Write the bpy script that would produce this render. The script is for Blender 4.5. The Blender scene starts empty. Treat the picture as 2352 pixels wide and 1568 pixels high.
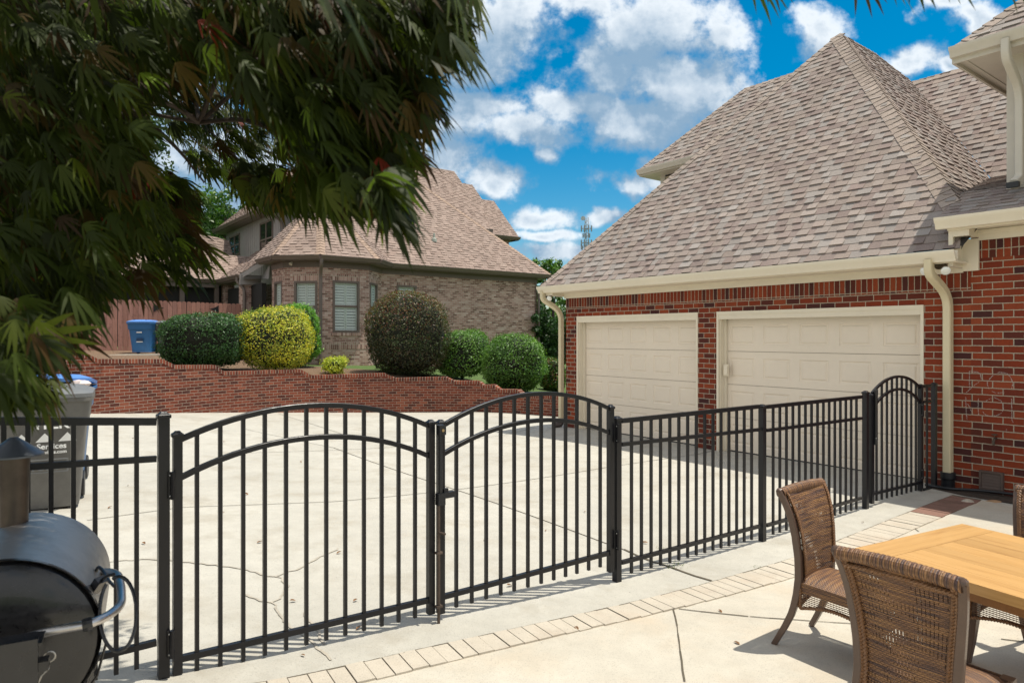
import bpy, math, random
import numpy as np
from mathutils import Vector, Matrix
random.seed(7); rng = np.random.default_rng(7)
V = Vector; PI = math.pi
scene = bpy.context.scene
COL = scene.collection
# ------------------------------------------------------------------ camera
F = 1568.0; CX = 1176.0; HY = 772.0; EYE = 1.8     # the photograph measured on a 2352 x 1568 grid
cam_d = bpy.data.cameras.new('camera'); cam = bpy.data.objects.new('camera', cam_d); COL.objects.link(cam)
cam.location = (0, 0, EYE); cam.rotation_euler = (math.radians(90), 0, 0)
cam_d.sensor_width = 36; cam_d.lens = 24; cam_d.shift_y = -12 / 2352
cam_d.clip_start = .05; cam_d.clip_end = 5000
cam_d.dof.use_dof = True; cam_d.dof.focus_distance = 6.0; cam_d.dof.aperture_fstop = 5.0
scene.camera = cam
# ------------------------------------------------------------------ sun and sky
TO_SUN = V((.75, .10, 2.6)).normalized()
SUN_EL = math.asin(TO_SUN.z); SUN_ROT = math.atan2(TO_SUN.x, TO_SUN.y)
ld = bpy.data.lights.new('sun', 'SUN'); ld.energy = 3.9; ld.angle = math.radians(.5); ld.color = (1, .94, .82)
sun = bpy.data.objects.new('sun', ld); COL.objects.link(sun)
sun.rotation_euler = (-TO_SUN).to_track_quat('-Z', 'Y').to_euler(); sun.location = (5, 0, 30)
scene.view_settings.view_transform = 'Standard'; scene.view_settings.look = 'None'
scene.view_settings.exposure = .31; scene.view_settings.gamma = 1
scene.render.engine = 'CYCLES'; scene.cycles.max_bounces = 6; scene.cycles.diffuse_bounces = 3; scene.cycles.glossy_bounces = 2; scene.cycles.transparent_max_bounces = 12
world = bpy.data.worlds.new('World'); scene.world = world; world.use_nodes = True
wt = world.node_tree; wt.nodes.clear()
def N(t, typ, **kw):
    n = t.nodes.new(typ)
    for k, v in kw.items(): setattr(n, k, v)
    return n
def inp(t, n, i, v):
    if isinstance(v, bpy.types.NodeSocket): t.links.new(v, n.inputs[i])
    elif v is not None: n.inputs[i].default_value = v
def M(t, op, a, b=None, c=None, clamp=False):
    n = N(t, 'ShaderNodeMath', operation=op); n.use_clamp = clamp
    inp(t, n, 0, a); inp(t, n, 1, b); inp(t, n, 2, c); return n.outputs[0]
def VM(t, op, a, b=None, c=None, s=None):
    n = N(t, 'ShaderNodeVectorMath', operation=op); inp(t, n, 0, a)
    if b is not None: inp(t, n, 1, b)
    if c is not None: inp(t, n, 2, c)
    if s is not None: inp(t, n, 3, s)
    return n.outputs['Value'] if op in ('LENGTH', 'DOT_PRODUCT') else n.outputs[0]
def MIX(t, f, a, b, mode='MIX'):
    n = N(t, 'ShaderNodeMix', data_type='RGBA', blend_type=mode)
    inp(t, n, 0, f); inp(t, n, 6, a); inp(t, n, 7, b); return n.outputs[2]
def NOISE(t, vec, scale, detail=4, rough=.55, out=0, **kw):
    n = N(t, 'ShaderNodeTexNoise'); 
    if vec is not None: t.links.new(vec, n.inputs['Vector'])
    n.inputs['Scale'].default_value = scale; n.inputs['Detail'].default_value = detail
    n.inputs['Roughness'].default_value = rough
    for k, v in kw.items(): n.inputs[k].default_value = v
    return n.outputs[out]
def RAMP(t, f, stops, interp='LINEAR'):
    n = N(t, 'ShaderNodeValToRGB'); n.color_ramp.interpolation = interp
    e = n.color_ramp.elements
    while len(e) > 1: e.remove(e[-1])
    e[0].position = stops[0][0]; c = stops[0][1]; e[0].color = (*c, 1) if len(c) == 3 else c
    for p, c in stops[1:]:
        q = e.new(p); q.color = (*c, 1) if len(c) == 3 else c
    t.links.new(f, n.inputs[0]); return n.outputs[0]
def MR(t, v, a, b, c=0., d=1., smooth=False):
    n = N(t, 'ShaderNodeMapRange'); 
    if smooth: n.interpolation_type = 'SMOOTHSTEP'
    for i, x in enumerate((v, a, b, c, d)): inp(t, n, i, x)
    return n.outputs[0]
# clouds: each a soft ellipse at its own direction in the sky, broken up by noise
CL = [(1490,70,150,100),(1560,190,135,90),(1480,255,190,62),(1400,150,105,60),(1350,235,120,42),(1620,60,70,62),
      (1140,60,105,85),(1060,10,130,60),(1090,130,80,60),(1110,245,130,52),(1200,295,110,42),(1010,290,110,70),(1010,360,85,50),(960,410,60,40),(1245,350,26,24),(1330,20,110,30),
      (1130,418,78,33),(1440,418,72,36),(1500,398,50,30),(1240,503,64,27),(1375,502,46,20),(1250,546,72,16),(1290,590,110,24),
      (1885,78,58,44),(2088,145,66,32),(2235,55,60,40),(2180,10,50,34),(2180,160,30,18),
      (500,360,330,110),(250,200,380,150),(700,150,240,150),(470,470,220,60),(820,330,150,80),(2600,200,300,90),(-300,400,400,150),(2900,500,500,120)]
def density_group():
    g = bpy.data.node_groups.new('cloud_density', 'ShaderNodeTree')
    g.interface.new_socket('P', in_out='INPUT', socket_type='NodeSocketVector')
    g.interface.new_socket('D', in_out='OUTPUT', socket_type='NodeSocketFloat')
    gi = g.nodes.new('NodeGroupInput'); go = g.nodes.new('NodeGroupOutput')
    p0 = gi.outputs[0]
    w1 = NOISE(g, p0, 8, 3, .5, 1)
    p = VM(g, 'MULTIPLY_ADD', VM(g, 'SUBTRACT', w1, (.5,.5,.5)), (.11,.08,0), p0)
    acc = None
    for (x, y, rx, ry) in CL:
        q = VM(g, 'SUBTRACT', p, ((x-CX)/F, (HY-y)/F, 0))
        q = VM(g, 'MULTIPLY', q, (F/rx/1.42, F/ry/1.42, 0))
        d = M(g, 'SUBTRACT', 1.0, VM(g, 'LENGTH', q))
        acc = d if acc is None else M(g, 'SMOOTH_MAX', acc, d, .12)
    n = NOISE(g, p0, 16, 7, .58)
    n2 = NOISE(g, p0, 60, 4, .6)
    s = M(g, 'ADD', M(g, 'MULTIPLY', M(g, 'SUBTRACT', n, .5), 2.0), M(g, 'MULTIPLY', M(g, 'SUBTRACT', n2, .5), .55))
    o = M(g, 'ADD', M(g, 'MAXIMUM', acc, -1.0), s)
    g.links.new(o, go.inputs[0]); return g
DG = density_group()
tc = N(wt, 'ShaderNodeTexCoord'); sx = N(wt, 'ShaderNodeSeparateXYZ'); wt.links.new(tc.outputs['Generated'], sx.inputs[0])
yy = M(wt, 'MAXIMUM', sx.outputs[1], .15)
uu = M(wt, 'DIVIDE', sx.outputs[0], yy); vv = M(wt, 'DIVIDE', sx.outputs[2], yy)
cb = N(wt, 'ShaderNodeCombineXYZ'); wt.links.new(uu, cb.inputs[0]); wt.links.new(vv, cb.inputs[1])
def DEN(v):
    n = N(wt, 'ShaderNodeGroup'); n.node_tree = DG; wt.links.new(v, n.inputs[0]); return n.outputs[0]
d0 = DEN(cb.outputs[0]); d1 = DEN(VM(wt, 'ADD', cb.outputs[0], (.022,.05,0)))
sky = N(wt, 'ShaderNodeTexSky', sky_type='NISHITA'); sky.sun_disc = False
sky.sun_elevation = SUN_EL; sky.sun_rotation = SUN_ROT; sky.air_density = 1.0; sky.dust_density = .6; sky.ozone_density = 2.2
hs = N(wt, 'ShaderNodeHueSaturation'); hs.inputs['Saturation'].default_value = 1.62; hs.inputs['Hue'].default_value = .485; hs.inputs['Value'].default_value = .82
wt.links.new(sky.outputs[0], hs.inputs['Color'])
cover = MR(wt, d0, -.08, .62, 0, 1, True)
front = MR(wt, sx.outputs[1], .15, .3, 0, 1)
cover = M(wt, 'MULTIPLY', M(wt, 'MULTIPLY', cover, front), .97)
shade = MR(wt, M(wt, 'SUBTRACT', d0, d1), -.25, .85, 0, 1, True)
thick = MR(wt, d0, .35, 1.25, 1.0, .22)
ccol = MIX(wt, M(wt, 'MULTIPLY', shade, thick), (1.9, 2.9, 4.0, 1), (7.2, 7.5, 7.7, 1))
gn = NOISE(wt, tc.outputs['Generated'], 2.6, 3, .55)  # unseen clouds behind and overhead, added to whiten the ambient light
gc = M(wt, 'MULTIPLY', MR(wt, gn, .36, .5, 0, .9, True), M(wt, 'MAXIMUM', M(wt, 'SUBTRACT', 1.0, front), MR(wt, sx.outputs[2], .62, .78, 0, 1)))
ccol2 = MIX(wt, MR(wt, gn, .5, .8), (7.2, 7.0, 6.7, 1), (4.6, 4.7, 4.9, 1))
bg = N(wt, 'ShaderNodeBackground'); bg.inputs[1].default_value = .12
wt.links.new(MIX(wt, gc, MIX(wt, cover, hs.outputs[0], ccol), ccol2), bg.inputs[0])
wo = N(wt, 'ShaderNodeOutputWorld'); wt.links.new(bg.outputs[0], wo.inputs[0])
# ------------------------------------------------------------------ helpers
def P(x, y, Z): return V(((x-CX)*Z/F, Z, EYE-(y-HY)*Z/F))
def proj(p): return (CX+F*p[0]/p[1], HY-(p[2]-EYE)*F/p[1])
class MB:
    def __init__(s): s.v = []; s.f = []; s.uv = {}; s.c = {}
    def face(s, pts, uv=None, col=None):
        i = len(s.v); s.v += [tuple(p) for p in pts]; k = len(s.f); s.f.append(tuple(range(i, i+len(pts))))
        if uv: s.uv[k] = uv
        if col: s.c[k] = col
    def box(s, c, X, Y, Z):
        """c centre, X Y Z half vectors"""
        c, X, Y, Z = V(c), V(X), V(Y), V(Z)
        if X.cross(Y).dot(Z) < 0: X = -X
        q = [c+a*X+b*Y+d*Z for d in (-1, 1) for b in (-1, 1) for a in (-1, 1)]
        for f in ((0,2,3,1),(4,5,7,6),(0,1,5,4),(2,6,7,3),(0,4,6,2),(1,3,7,5)): s.face([q[k] for k in f])
    def abox(s, x0, x1, y0, y1, z0, z1): s.box(((x0+x1)/2,(y0+y1)/2,(z0+z1)/2), ((x1-x0)/2,0,0), (0,(y1-y0)/2,0), (0,0,(z1-z0)/2))
    def bar(s, a, b, w, h, up=(0,0,1)):
        a, b = V(a), V(b); d = b-a; L = d.length; d.normalize(); up = V(up)
        if abs(d.dot(up)) > .98: up = V((0,1,0))
        sd = d.cross(up).normalized(); u = sd.cross(d)
        s.box((a+b)/2, d*L/2, sd*w/2, u*h/2)
    def loft(s, rings, cap=True, closed=True):
        i0 = len(s.v); n = len(rings[0])
        for r in rings: s.v += [tuple(p) for p in r]
        m = n if closed else n-1
        for k in range(len(rings)-1):
            for j in range(m):
                a = i0+k*n+j; b = i0+k*n+(j+1) % n
                s.f.append((a, b, b+n, a+n))
        if cap:
            s.f.append(tuple(i0+j for j in reversed(range(n)))); o = i0+(len(rings)-1)*n
            s.f.append(tuple(o+j for j in range(n)))
    def tube(s, pts, r, n=8, cap=True, sect=None):
        pts = [V(p) for p in pts]; rings = []; rr = r if isinstance(r, (list, tuple)) else [r]*len(pts)
        up = V((0,0,1)); d0 = (pts[1]-pts[0]).normalized()
        if abs(d0.dot(up)) > .95: up = V((0,1,0)) if not sect else V(sect[2])
        sd = d0.cross(up).normalized()
        for k, p in enumerate(pts):
            d = (pts[min(k+1, len(pts)-1)]-pts[max(k-1, 0)]).normalized()
            sd = (sd - d*sd.dot(d)).normalized(); u = sd.cross(d)
            if sect: rings.append([p+sd*a*sect[0]/2*rr[k]+u*b*sect[1]/2*rr[k] for a, b in ((-1,-.8),(-.8,-1),(.8,-1),(1,-.8),(1,.8),(.8,1),(-.8,1),(-1,.8))])
            else: rings.append([p+(sd*math.cos(2*PI*j/n)+u*math.sin(2*PI*j/n))*rr[k] for j in range(n)])
        s.loft(rings, cap)
    def lathe(s, c, prof, n=16, axis=(0,0,1)):
        ax = V(axis).normalized(); t = V((1,0,0)) if abs(ax.x) < .9 else V((0,1,0)); a = ax.cross(t).normalized(); b = ax.cross(a); c = V(c)
        s.loft([[c+ax*z+(a*math.cos(2*PI*j/n)+b*math.sin(2*PI*j/n))*max(r, 1e-4) for j in range(n)] for r, z in prof])
    def build(s, name, mat, parent=None, smooth=False, bevel=0, fixnormal=True):
        me = bpy.data.meshes.new(name); me.from_pydata(s.v, [], s.f)
        import bmesh
        if fixnormal and not s.uv and not s.c:
            bm = bmesh.new(); bm.from_mesh(me); bmesh.ops.recalc_face_normals(bm, faces=bm.faces); bm.to_mesh(me); bm.free()
        uvl = me.uv_layers.new(name='UVMap').data
        for k, p in enumerate(me.polygons):
            ex = s.uv.get(k)
            if ex:
                for j, li in enumerate(p.loop_indices): uvl[li].uv = ex[j]
            else:
                n = p.normal
                if abs(n.z) > .93: t, w = V((1,0,0)), V((0,1,0))
                else:
                    t = V((0,0,1)).cross(n).normalized(); w = n.cross(t)
                for li in p.loop_indices:
                    q = me.vertices[me.loops[li].vertex_index].co; uvl[li].uv = (q.dot(t), q.dot(w))
        if s.c:
            ca = me.color_attributes.new('Col', 'FLOAT_COLOR', 'CORNER')
            for k, p in enumerate(me.polygons):
                c = s.c.get(k, (.5,.5,.5))
                for li in p.loop_indices: ca.data[li].color = (*c, 1)
        if smooth: me.polygons.foreach_set('use_smooth', [True]*len(me.polygons))
        me.materials.append(mat); o = bpy.data.objects.new(name, me); COL.objects.link(o)
        if smooth:
            try:
                me.set_sharp_from_angle(angle=math.radians(35))
            except Exception: pass
        if bevel:
            b = o.modifiers.new('bevel', 'BEVEL'); b.width = bevel; b.segments = 2; b.limit_method = 'ANGLE'
        attach(o, parent); return o
def attach(o, parent):
    if parent is not None:
        o.parent = parent
        if parent.type == 'EMPTY' and not parent.get('local_parts'): o.matrix_parent_inverse = Matrix.Translation(-parent.location)
def thing(name, loc, label, cat, group=None, local=False):
    o = bpy.data.objects.new(name, None); COL.objects.link(o); o.location = loc; o.empty_display_size = .2
    o['label'] = label; o['category'] = cat
    if group: o['group'] = group
    if local: o['local_parts'] = 1
    return o
def tag(o, label, cat, group=None):
    o['label'] = label; o['category'] = cat
    if group: o['group'] = group
    return o
def struct(o, kind='structure'): o['kind'] = kind; return o
# ------------------------------------------------------------------ materials
MATS = {}
def newmat(name):
    m = bpy.data.materials.new(name); m.use_nodes = True; t = m.node_tree; t.nodes.clear()
    b = N(t, 'ShaderNodeBsdfPrincipled'); o = N(t, 'ShaderNodeOutputMaterial'); t.links.new(b.outputs[0], o.inputs[0])
    MATS[name] = m; return m, t, b, o
def bump(t, b, h, strength=.5, dist=.01):
    n = N(t, 'ShaderNodeBump'); n.inputs['Strength'].default_value = strength; n.inputs['Distance'].default_value = dist
    t.links.new(h, n.inputs['Height']); t.links.new(n.outputs[0], b.inputs['Normal'])
def plain(name, c, rough=.5, metal=0., var=.12, scale=6, bmp=0, bscale=60, coat=0, spec=.5):
    m, t, b, o = newmat(name); tcn = N(t, 'ShaderNodeTexCoord').outputs['Object']
    n = NOISE(t, tcn, scale, 5, .6); n2 = NOISE(t, tcn, scale*9, 4, .6)
    f = M(t, 'ADD', M(t, 'MULTIPLY', n, .65), M(t, 'MULTIPLY', n2, .35))
    lo = tuple(x*(1-var) for x in c)+(1,); hi = tuple(min(1, x*(1+var)) for x in c)+(1,)
    t.links.new(MIX(t, MR(t, f, .3, .7), lo, hi), b.inputs['Base Color'])
    t.links.new(MR(t, n2, .3, .7, max(.03, rough-.07), min(1, rough+.07)), b.inputs['Roughness'])
    b.inputs['Metallic'].default_value = metal; b.inputs['Coat Weight'].default_value = coat
    b.inputs['Specular IOR Level'].default_value = spec
    if bmp: bump(t, b, NOISE(t, tcn, bscale, 5, .6), bmp, .01)
    return m
def brickmat(name, stops, mortar, soldier=False, w=.2032, h=.0677, ms=.0055, wear=.3):
    m, t, b, o = newmat(name); uv = N(t, 'ShaderNodeTexCoord').outputs['UV']
    if soldier:
        mp = N(t, 'ShaderNodeMapping'); mp.inputs['Rotation'].default_value = (0, 0, PI/2); t.links.new(uv, mp.inputs[0]); uv = mp.outputs[0]
    wob = NOISE(t, uv, 22, 3, .6, 1)
    uv2 = VM(t, 'MULTIPLY_ADD', VM(t, 'SUBTRACT', wob, (.5,.5,.5)), (.009,.009,0), uv)
    br = N(t, 'ShaderNodeTexBrick'); t.links.new(uv2, br.inputs[0])
    br.offset = 0 if soldier else .5
    br.inputs['Color1'].default_value = (0,0,0,1); br.inputs['Color2'].default_value = (1,1,1,1)
    br.inputs['Scale'].default_value = 1; br.inputs['Mortar Size'].default_value = ms; br.inputs['Mortar Smooth'].default_value = .25
    br.inputs['Bias'].default_value = 0; br.inputs['Brick Width'].default_value = w; br.inputs['Row Height'].default_value = h
    br.inputs['Mortar'].default_value = (.5,.5,.5,1)
    base = RAMP(t, br.outputs[0], stops)
    n = NOISE(t, uv, 45, 6, .7); n3 = NOISE(t, uv, 1.1, 4, .6)
    base = MIX(t, MR(t, n, .35, .75, 0, wear), base, (stops[0][1][0]*.7, stops[0][1][1]*.7, stops[0][1][2]*.7, 1))
    base = MIX(t, MR(t, n3, .45, .8, 0, .35), base, (.05, .03, .022, 1))
    mo = MIX(t, MR(t, NOISE(t, uv, 70, 5, .6), .3, .75), mortar+(1,), tuple(x*.55 for x in mortar)+(1,))
    t.links.new(MIX(t, br.outputs[1], base, mo), b.inputs['Base Color'])
    b.inputs['Roughness'].default_value = .9; b.inputs['Specular IOR Level'].default_value = .12
    hgt = M(t, 'ADD', M(t, 'MULTIPLY', M(t, 'SUBTRACT', 1.0, br.outputs[1]), 1.0), M(t, 'MULTIPLY', n, .35))
    bump(t, b, hgt, .9, .008); return m
RED = [(0,(.065,.026,.026)),(.2,(.12,.032,.022)),(.45,(.21,.040,.020)),(.75,(.26,.048,.020)),(1,(.31,.07,.03))]
brick_red = brickmat('red_brick', RED, (.50,.43,.33), h=.0805, ms=.0062)
brick_red_soldier = brickmat('red_brick_soldier', RED, (.50,.43,.33), True, w=.215, h=.072)
WRED = [(0,(.09,.034,.028)),(.2,(.15,.044,.03)),(.5,(.215,.060,.037)),(.8,(.27,.076,.045)),(1,(.33,.11,.065))]
brick_wallred = brickmat('weathered_red_brick', WRED, (.50,.42,.34), wear=.5, h=.0677, ms=.005)
brick_coping = brickmat('weathered_red_coping', WRED, (.55,.48,.38), True, w=.5, h=.07, ms=.006)
TAN = [(0,(.21,.11,.09)),(.25,(.36,.20,.17)),(.5,(.52,.32,.275)),(.8,(.62,.41,.355)),(1,(.72,.55,.49))]
brick_tan = brickmat('tan_brick', TAN, (.66,.57,.48), wear=.4, ms=.0085)
brick_tan_soldier = brickmat('tan_brick_soldier', TAN, (.66,.57,.48), True, w=.22, ms=.0085)
def shinglemat(name, tint):
    m, t, b, o = newmat(name); at = N(t, 'ShaderNodeAttribute'); at.attribute_name = 'Col'
    tcn = N(t, 'ShaderNodeTexCoord').outputs['Object']
    n = NOISE(t, tcn, 260, 3, .8); n2 = NOISE(t, tcn, .8, 4, .6); v = N(t, 'ShaderNodeTexNoise'); t.links.new(tcn, v.inputs[0]); v.inputs['Scale'].default_value = 40
    c = MIX(t, 1, at.outputs[0], tint+(1,), 'MULTIPLY')
    c = MIX(t, MR(t, n, .38, .62, 0, 1), MIX(t, 1, c, (.6,.58,.56,1), 'MULTIPLY'), MIX(t, 1, c, (1.25,1.23,1.2,1), 'MULTIPLY'))
    c = MIX(t, MR(t, n2, .4, .8, 0, .25), c, (.12,.1,.09,1)); t.links.new(c, b.inputs['Base Color'])
    b.inputs['Roughness'].default_value = .92; b.inputs['Specular IOR Level'].default_value = .2
    bump(t, b, M(t, 'ADD', n, v.outputs[0]), .5, .004); return m
sh_near = shinglemat('asphalt_shingle', (1., .97, .95))
sh_far = shinglemat('brown_asphalt_shingle', (1.0, .91, .87))
def concrete(name, c, stain=(.33,.29,.22), amt=.4, tint=None):
    m, t, b, o = newmat(name); tcn = N(t, 'ShaderNodeTexCoord').outputs['Object']
    a = NOISE(t, tcn, .55, 6, .62); d = NOISE(t, tcn, 7, 6, .7); g = NOISE(t, tcn, 130, 3, .75); s = NOISE(t, tcn, 2.1, 7, .68)
    col = MIX(t, MR(t, a, .3, .7), tuple(x*.86 for x in c)+(1,), tuple(min(1, x*1.08) for x in c)+(1,))
    col = MIX(t, MR(t, s, .50, .74, 0, amt), col, stain+(1,))
    if tint: col = MIX(t, MR(t, NOISE(t, tcn, 1.3, 5, .6, **{}), .5, .66, 0, .6), col, tint+(1,))
    col = MIX(t, MR(t, d, .35, .75, 0, .34), col, tuple(x*.6 for x in c)+(1,))
    col = MIX(t, MR(t, g, .56, .68, 0, .6), col, tuple(x*.38 for x in c)+(1,))
    # small dark pits and specks
    v = N(t, 'ShaderNodeTexVoronoi'); v.inputs['Scale'].default_value = 9; t.links.new(tcn, v.inputs[0])
    col = MIX(t, MR(t, v.outputs[0], .03, .05, .7, 0), col, tuple(x*.3 for x in c)+(1,))
    t.links.new(col, b.inputs['Base Color']); b.inputs['Roughness'].default_value = .9; b.inputs['Specular IOR Level'].default_value = .25
    bump(t, b, M(t, 'ADD', g, M(t, 'MULTIPLY', d, 1.5)), .35, .006); return m
conc_drive = concrete('driveway_concrete', (.50,.48,.425), stain=(.34,.30,.235), amt=.75)
conc_patio = concrete('patio_concrete', (.56,.52,.44), stain=(.40,.34,.26), tint=(.54,.45,.34))
conc_paver = concrete('painted_paver', (.55,.495,.41), stain=(.42,.31,.22), amt=.5)
paver_red = concrete('worn_red_paver', (.27,.155,.12), stain=(.12,.08,.06), amt=.8)
dark_joint = plain('joint_dirt', (.10,.085,.06), .95, var=.4, scale=20)
crack_m = plain('crack_stain', (.395,.36,.30), .95, var=.3, scale=20)
cream = plain('cream_trim', (.78,.70,.56), .5, var=.05, scale=1.5, spec=.3)
door_m = plain('garage_door_paint', (.80,.70,.575), .5, var=.04, scale=1.2, spec=.25)
cream_spout = plain('cream_downspout_metal', (.66,.57,.38), .4, var=.05)
white_trim = plain('pale_trim', (.60,.55,.47), .5, var=.05)
siding_tan = plain('tan_siding', (.42,.35,.26), .6, var=.06)
black_metal = plain('black_powder_coat', (.008,.008,.0105), .36, var=.3, scale=5, spec=.4)
black_plastic = plain('black_plastic', (.014,.015,.018), .42, var=.3)
steel = plain('screw_steel', (.5,.5,.5), .3, 1.)
brown_trim = plain('taupe_trim', (.155,.118,.100), .5, var=.08, scale=2)
gray_siding = plain('gray_siding', (.30,.275,.265), .7, var=.08, scale=2)
shutter_m = plain('pale_shutter', (.52,.58,.54), .5, var=.05)
dark_glass = plain('dark_glass', (.012,.014,.013), .08, var=.1)
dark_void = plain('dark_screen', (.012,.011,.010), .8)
def woodfence():
    m, t, b, o = newmat('stained_fence_wood'); at = N(t, 'ShaderNodeAttribute'); at.attribute_name = 'Col'
    tcn = N(t, 'ShaderNodeTexCoord').outputs['Object']; mp = N(t, 'ShaderNodeMapping'); mp.inputs['Scale'].default_value = (1,1,.08); t.links.new(tcn, mp.inputs[0])
    n = NOISE(t, mp.outputs[0], 40, 5, .65); k = NOISE(t, tcn, 5, 4, .6)
    c = MIX(t, MR(t, n, .3, .7), MIX(t, 1, at.outputs[0], (.7,.66,.64,1), 'MULTIPLY'), at.outputs[0])
    c = MIX(t, MR(t, k, .6, .72, 0, .5), c, (.10,.05,.04,1)); t.links.new(c, b.inputs['Base Color']); b.inputs['Roughness'].default_value = .8
    bump(t, b, n, .4, .004); return m
fence_wood = woodfence()
def leafmat(name, rough=.42, trans=.25, spec=.5):
    m, t, b, o = newmat(name); at = N(t, 'ShaderNodeAttribute'); at.attribute_name = 'Col'
    t.links.new(at.outputs[0], b.inputs['Base Color']); b.inputs['Roughness'].default_value = rough; b.inputs['Specular IOR Level'].default_value = spec
    tr = N(t, 'ShaderNodeBsdfTranslucent'); c2 = MIX(t, 1, at.outputs[0], (1.5,1.6,.6,1), 'MULTIPLY'); t.links.new(c2, tr.inputs[0])
    mx = N(t, 'ShaderNodeMixShader'); mx.inputs[0].default_value = trans; t.links.new(b.outputs[0], mx.inputs[1]); t.links.new(tr.outputs[0], mx.inputs[2])
    t.links.new(mx.outputs[0], o.inputs[0]); return m
leaf_m = leafmat('leaf', .42, .25, .45); maple_m = leafmat('maple_leaf', .55, .33, .2)
bark = plain('bark', (.06,.045,.035), .9, var=.4, scale=12, bmp=.8, bscale=30)
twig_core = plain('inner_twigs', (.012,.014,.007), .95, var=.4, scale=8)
# ------------------------------------------------------------------ terrain
def tps(pts):
    A = np.array(pts, float); n = len(A); X = A[:, :2]
    def U(r2): return np.where(r2 > 1e-12, r2*np.log(r2+1e-12), 0)
    K = U(((X[:, None]-X[None])**2).sum(-1)) + np.eye(n)*.02
    Pm = np.hstack([np.ones((n, 1)), X]); L = np.zeros((n+3, n+3)); L[:n, :n] = K; L[:n, n:] = Pm; L[n:, :n] = Pm.T
    w = np.linalg.solve(L, np.concatenate([A[:, 2], [0, 0, 0]]))
    def f(x, y):
        x = np.atleast_1d(np.asarray(x, float)); y = np.atleast_1d(np.asarray(y, float))
        q = np.stack([x, y], -1); k = U(((q[:, None]-X[None])**2).sum(-1))
        return k@w[:n]+w[n]+x*w[n+1]+y*w[n+2]
    return f
WALLX = [(-260,9.6,951),(-60,11.0,951),(115,12.2,950),(200,13,949.6),(310,13.9,949),(400,14.7,948.3),(480,15.5,947.5),(558,16.2,947),(640,16.9,947),(700,17.3,947),(800,17.8,947),(900,18.1,947),(1000,18.2,946.5),(1100,18.1,945.5),(1187,17.8,949.5),(1290,17.0,957.5),(1400,16.0,967),(1560,14.9,984)]
gp = [(-2.3,2.8,.22),(-1.66,3.25,.185),(-.46,4.12,.09),(-.07,4.0,.06),(.82,5.05,0),(2.2,6.07,-.02),(3.77,7.19,0),(5,8,.01),(1.07,13.57,0),(3,11,0),(4,9.7,0),
      (-.19,13.1,-.08),(-4.3,6.1,.22),(-1.1,3.3,.12),(1.5,4,0),(2.5,3,0),(2,1.5,0),(-1.5,1.5,.12),(0,1,.04),(5,4,0),(-8,8,.4),(-2,9,.0),(-5,11,.12),(-6,2,.35),(8,3,0),(0,-3,0),(6,-2,0),(-5,-2,.3)]
for x, Z, yb in WALLX: gp.append(((x-CX)*Z/F, Z, EYE-(yb-HY)*Z/F))
gzf = tps(gp)
def gz(x, y): return float(gzf(x, y)[0])
# wall top profile in the photo's grid
WTOP = [(-260,790),(60,803),(115,808),(200,812),(225,824.5),(372,824.5),(402,838),(494,838),(514,853),(691,848),(716,861.5),(885,857),(907,868.5),(1023,865),(1044,875),(1098,874),(1110,884),(1134,883),(1149,894),(1187,894),(1199,905),(1290,909),(1560,925)]
def lerp(tab, x):
    for (a, b) in zip(tab[:-1], tab[1:]):
        if a[0] <= x <= b[0]:
            f = (x-a[0])/(b[0]-a[0]); return [p+(q-p)*f for p, q in zip(a, b)][1:]
    return list((tab[0] if x < tab[0][0] else tab[-1])[1:])
def wallpt(x):
    Z, yb = lerp(WALLX, x); zt = EYE-(lerp(WTOP, x)[0]-HY)*Z/F
    return (x-CX)*Z/F, Z, zt
# driveway and patio sheets
def grid_sheet(name, xs, ys, zf, mat, keep=None, off=0):
    X, Y = np.meshgrid(xs, ys); Zv = zf(X.ravel(), Y.ravel())+off
    me = bpy.data.meshes.new(name); nx = len(xs); fs = []
    for j in range(len(ys)-1):
        for i in range(nx-1):
            if keep is None or keep((xs[i]+xs[i+1])/2, (ys[j]+ys[j+1])/2): fs.append((j*nx+i, j*nx+i+1, (j+1)*nx+i+1, (j+1)*nx+i))
    me.from_pydata(list(zip(X.ravel(), Y.ravel(), Zv)), [], fs); me.polygons.foreach_set('use_smooth', [True]*len(fs))
    me.materials.append(mat); o = bpy.data.objects.new(name, me); COL.objects.link(o); return o
struct(grid_sheet('driveway', np.arange(-16, 9.01, .25), np.arange(-4, 20.01, .25), gzf, conc_drive))
PB = [(-4.2,1.7),(-2.6,2.45),(-1.11,3.33),(-.07,4.0),(1.47,5.02),(2.355,5.62),(3.84,6.8),(4.96,7.67)]   # outer edge of the paver band
def polyl(pts, step):
    out = []
    for a, b in zip(pts[:-1], pts[1:]):
        a, b = V(a), V(b); n = max(1, round((b-a).length/step))
        out += [a+(b-a)*k/n for k in range(n)]
    return out+[V(pts[-1])]
def smooth2(pts, it=3):
    pts = [V(p) for p in pts]
    for _ in range(it): pts = [pts[0]]+[(pts[i-1]+pts[i]*2+pts[i+1])/4 for i in range(1, len(pts)-1)]+[pts[-1]]
    return pts
band = smooth2(polyl(PB, .08), 6)
def nrm(pts, i):
    d = (pts[min(i+1, len(pts)-1)]-pts[max(i-1, 0)]).normalized(); return V((d.y, -d.x))
mb = MB()      # patio slab: from the inner edge of the band towards and past the camera
for i in range(len(band)-1):
    a = band[i]; b = band[i+1]
    cols = [0, .22, .5, 1, 1.6, 2.4, 3.4, 5, 8]
    for c0, c1 in zip(cols[:-1], cols[1:]):
        q = [a+V((.55,-.83))*c0, a+V((.55,-.83))*c1, b+V((.55,-.83))*c1, b+V((.55,-.83))*c0]
        mb.face([(p.x, p.y, gz(p.x, p.y)+.006) for p in q])
pt = mb.build('patio', conc_patio, smooth=True); struct(pt)
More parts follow.
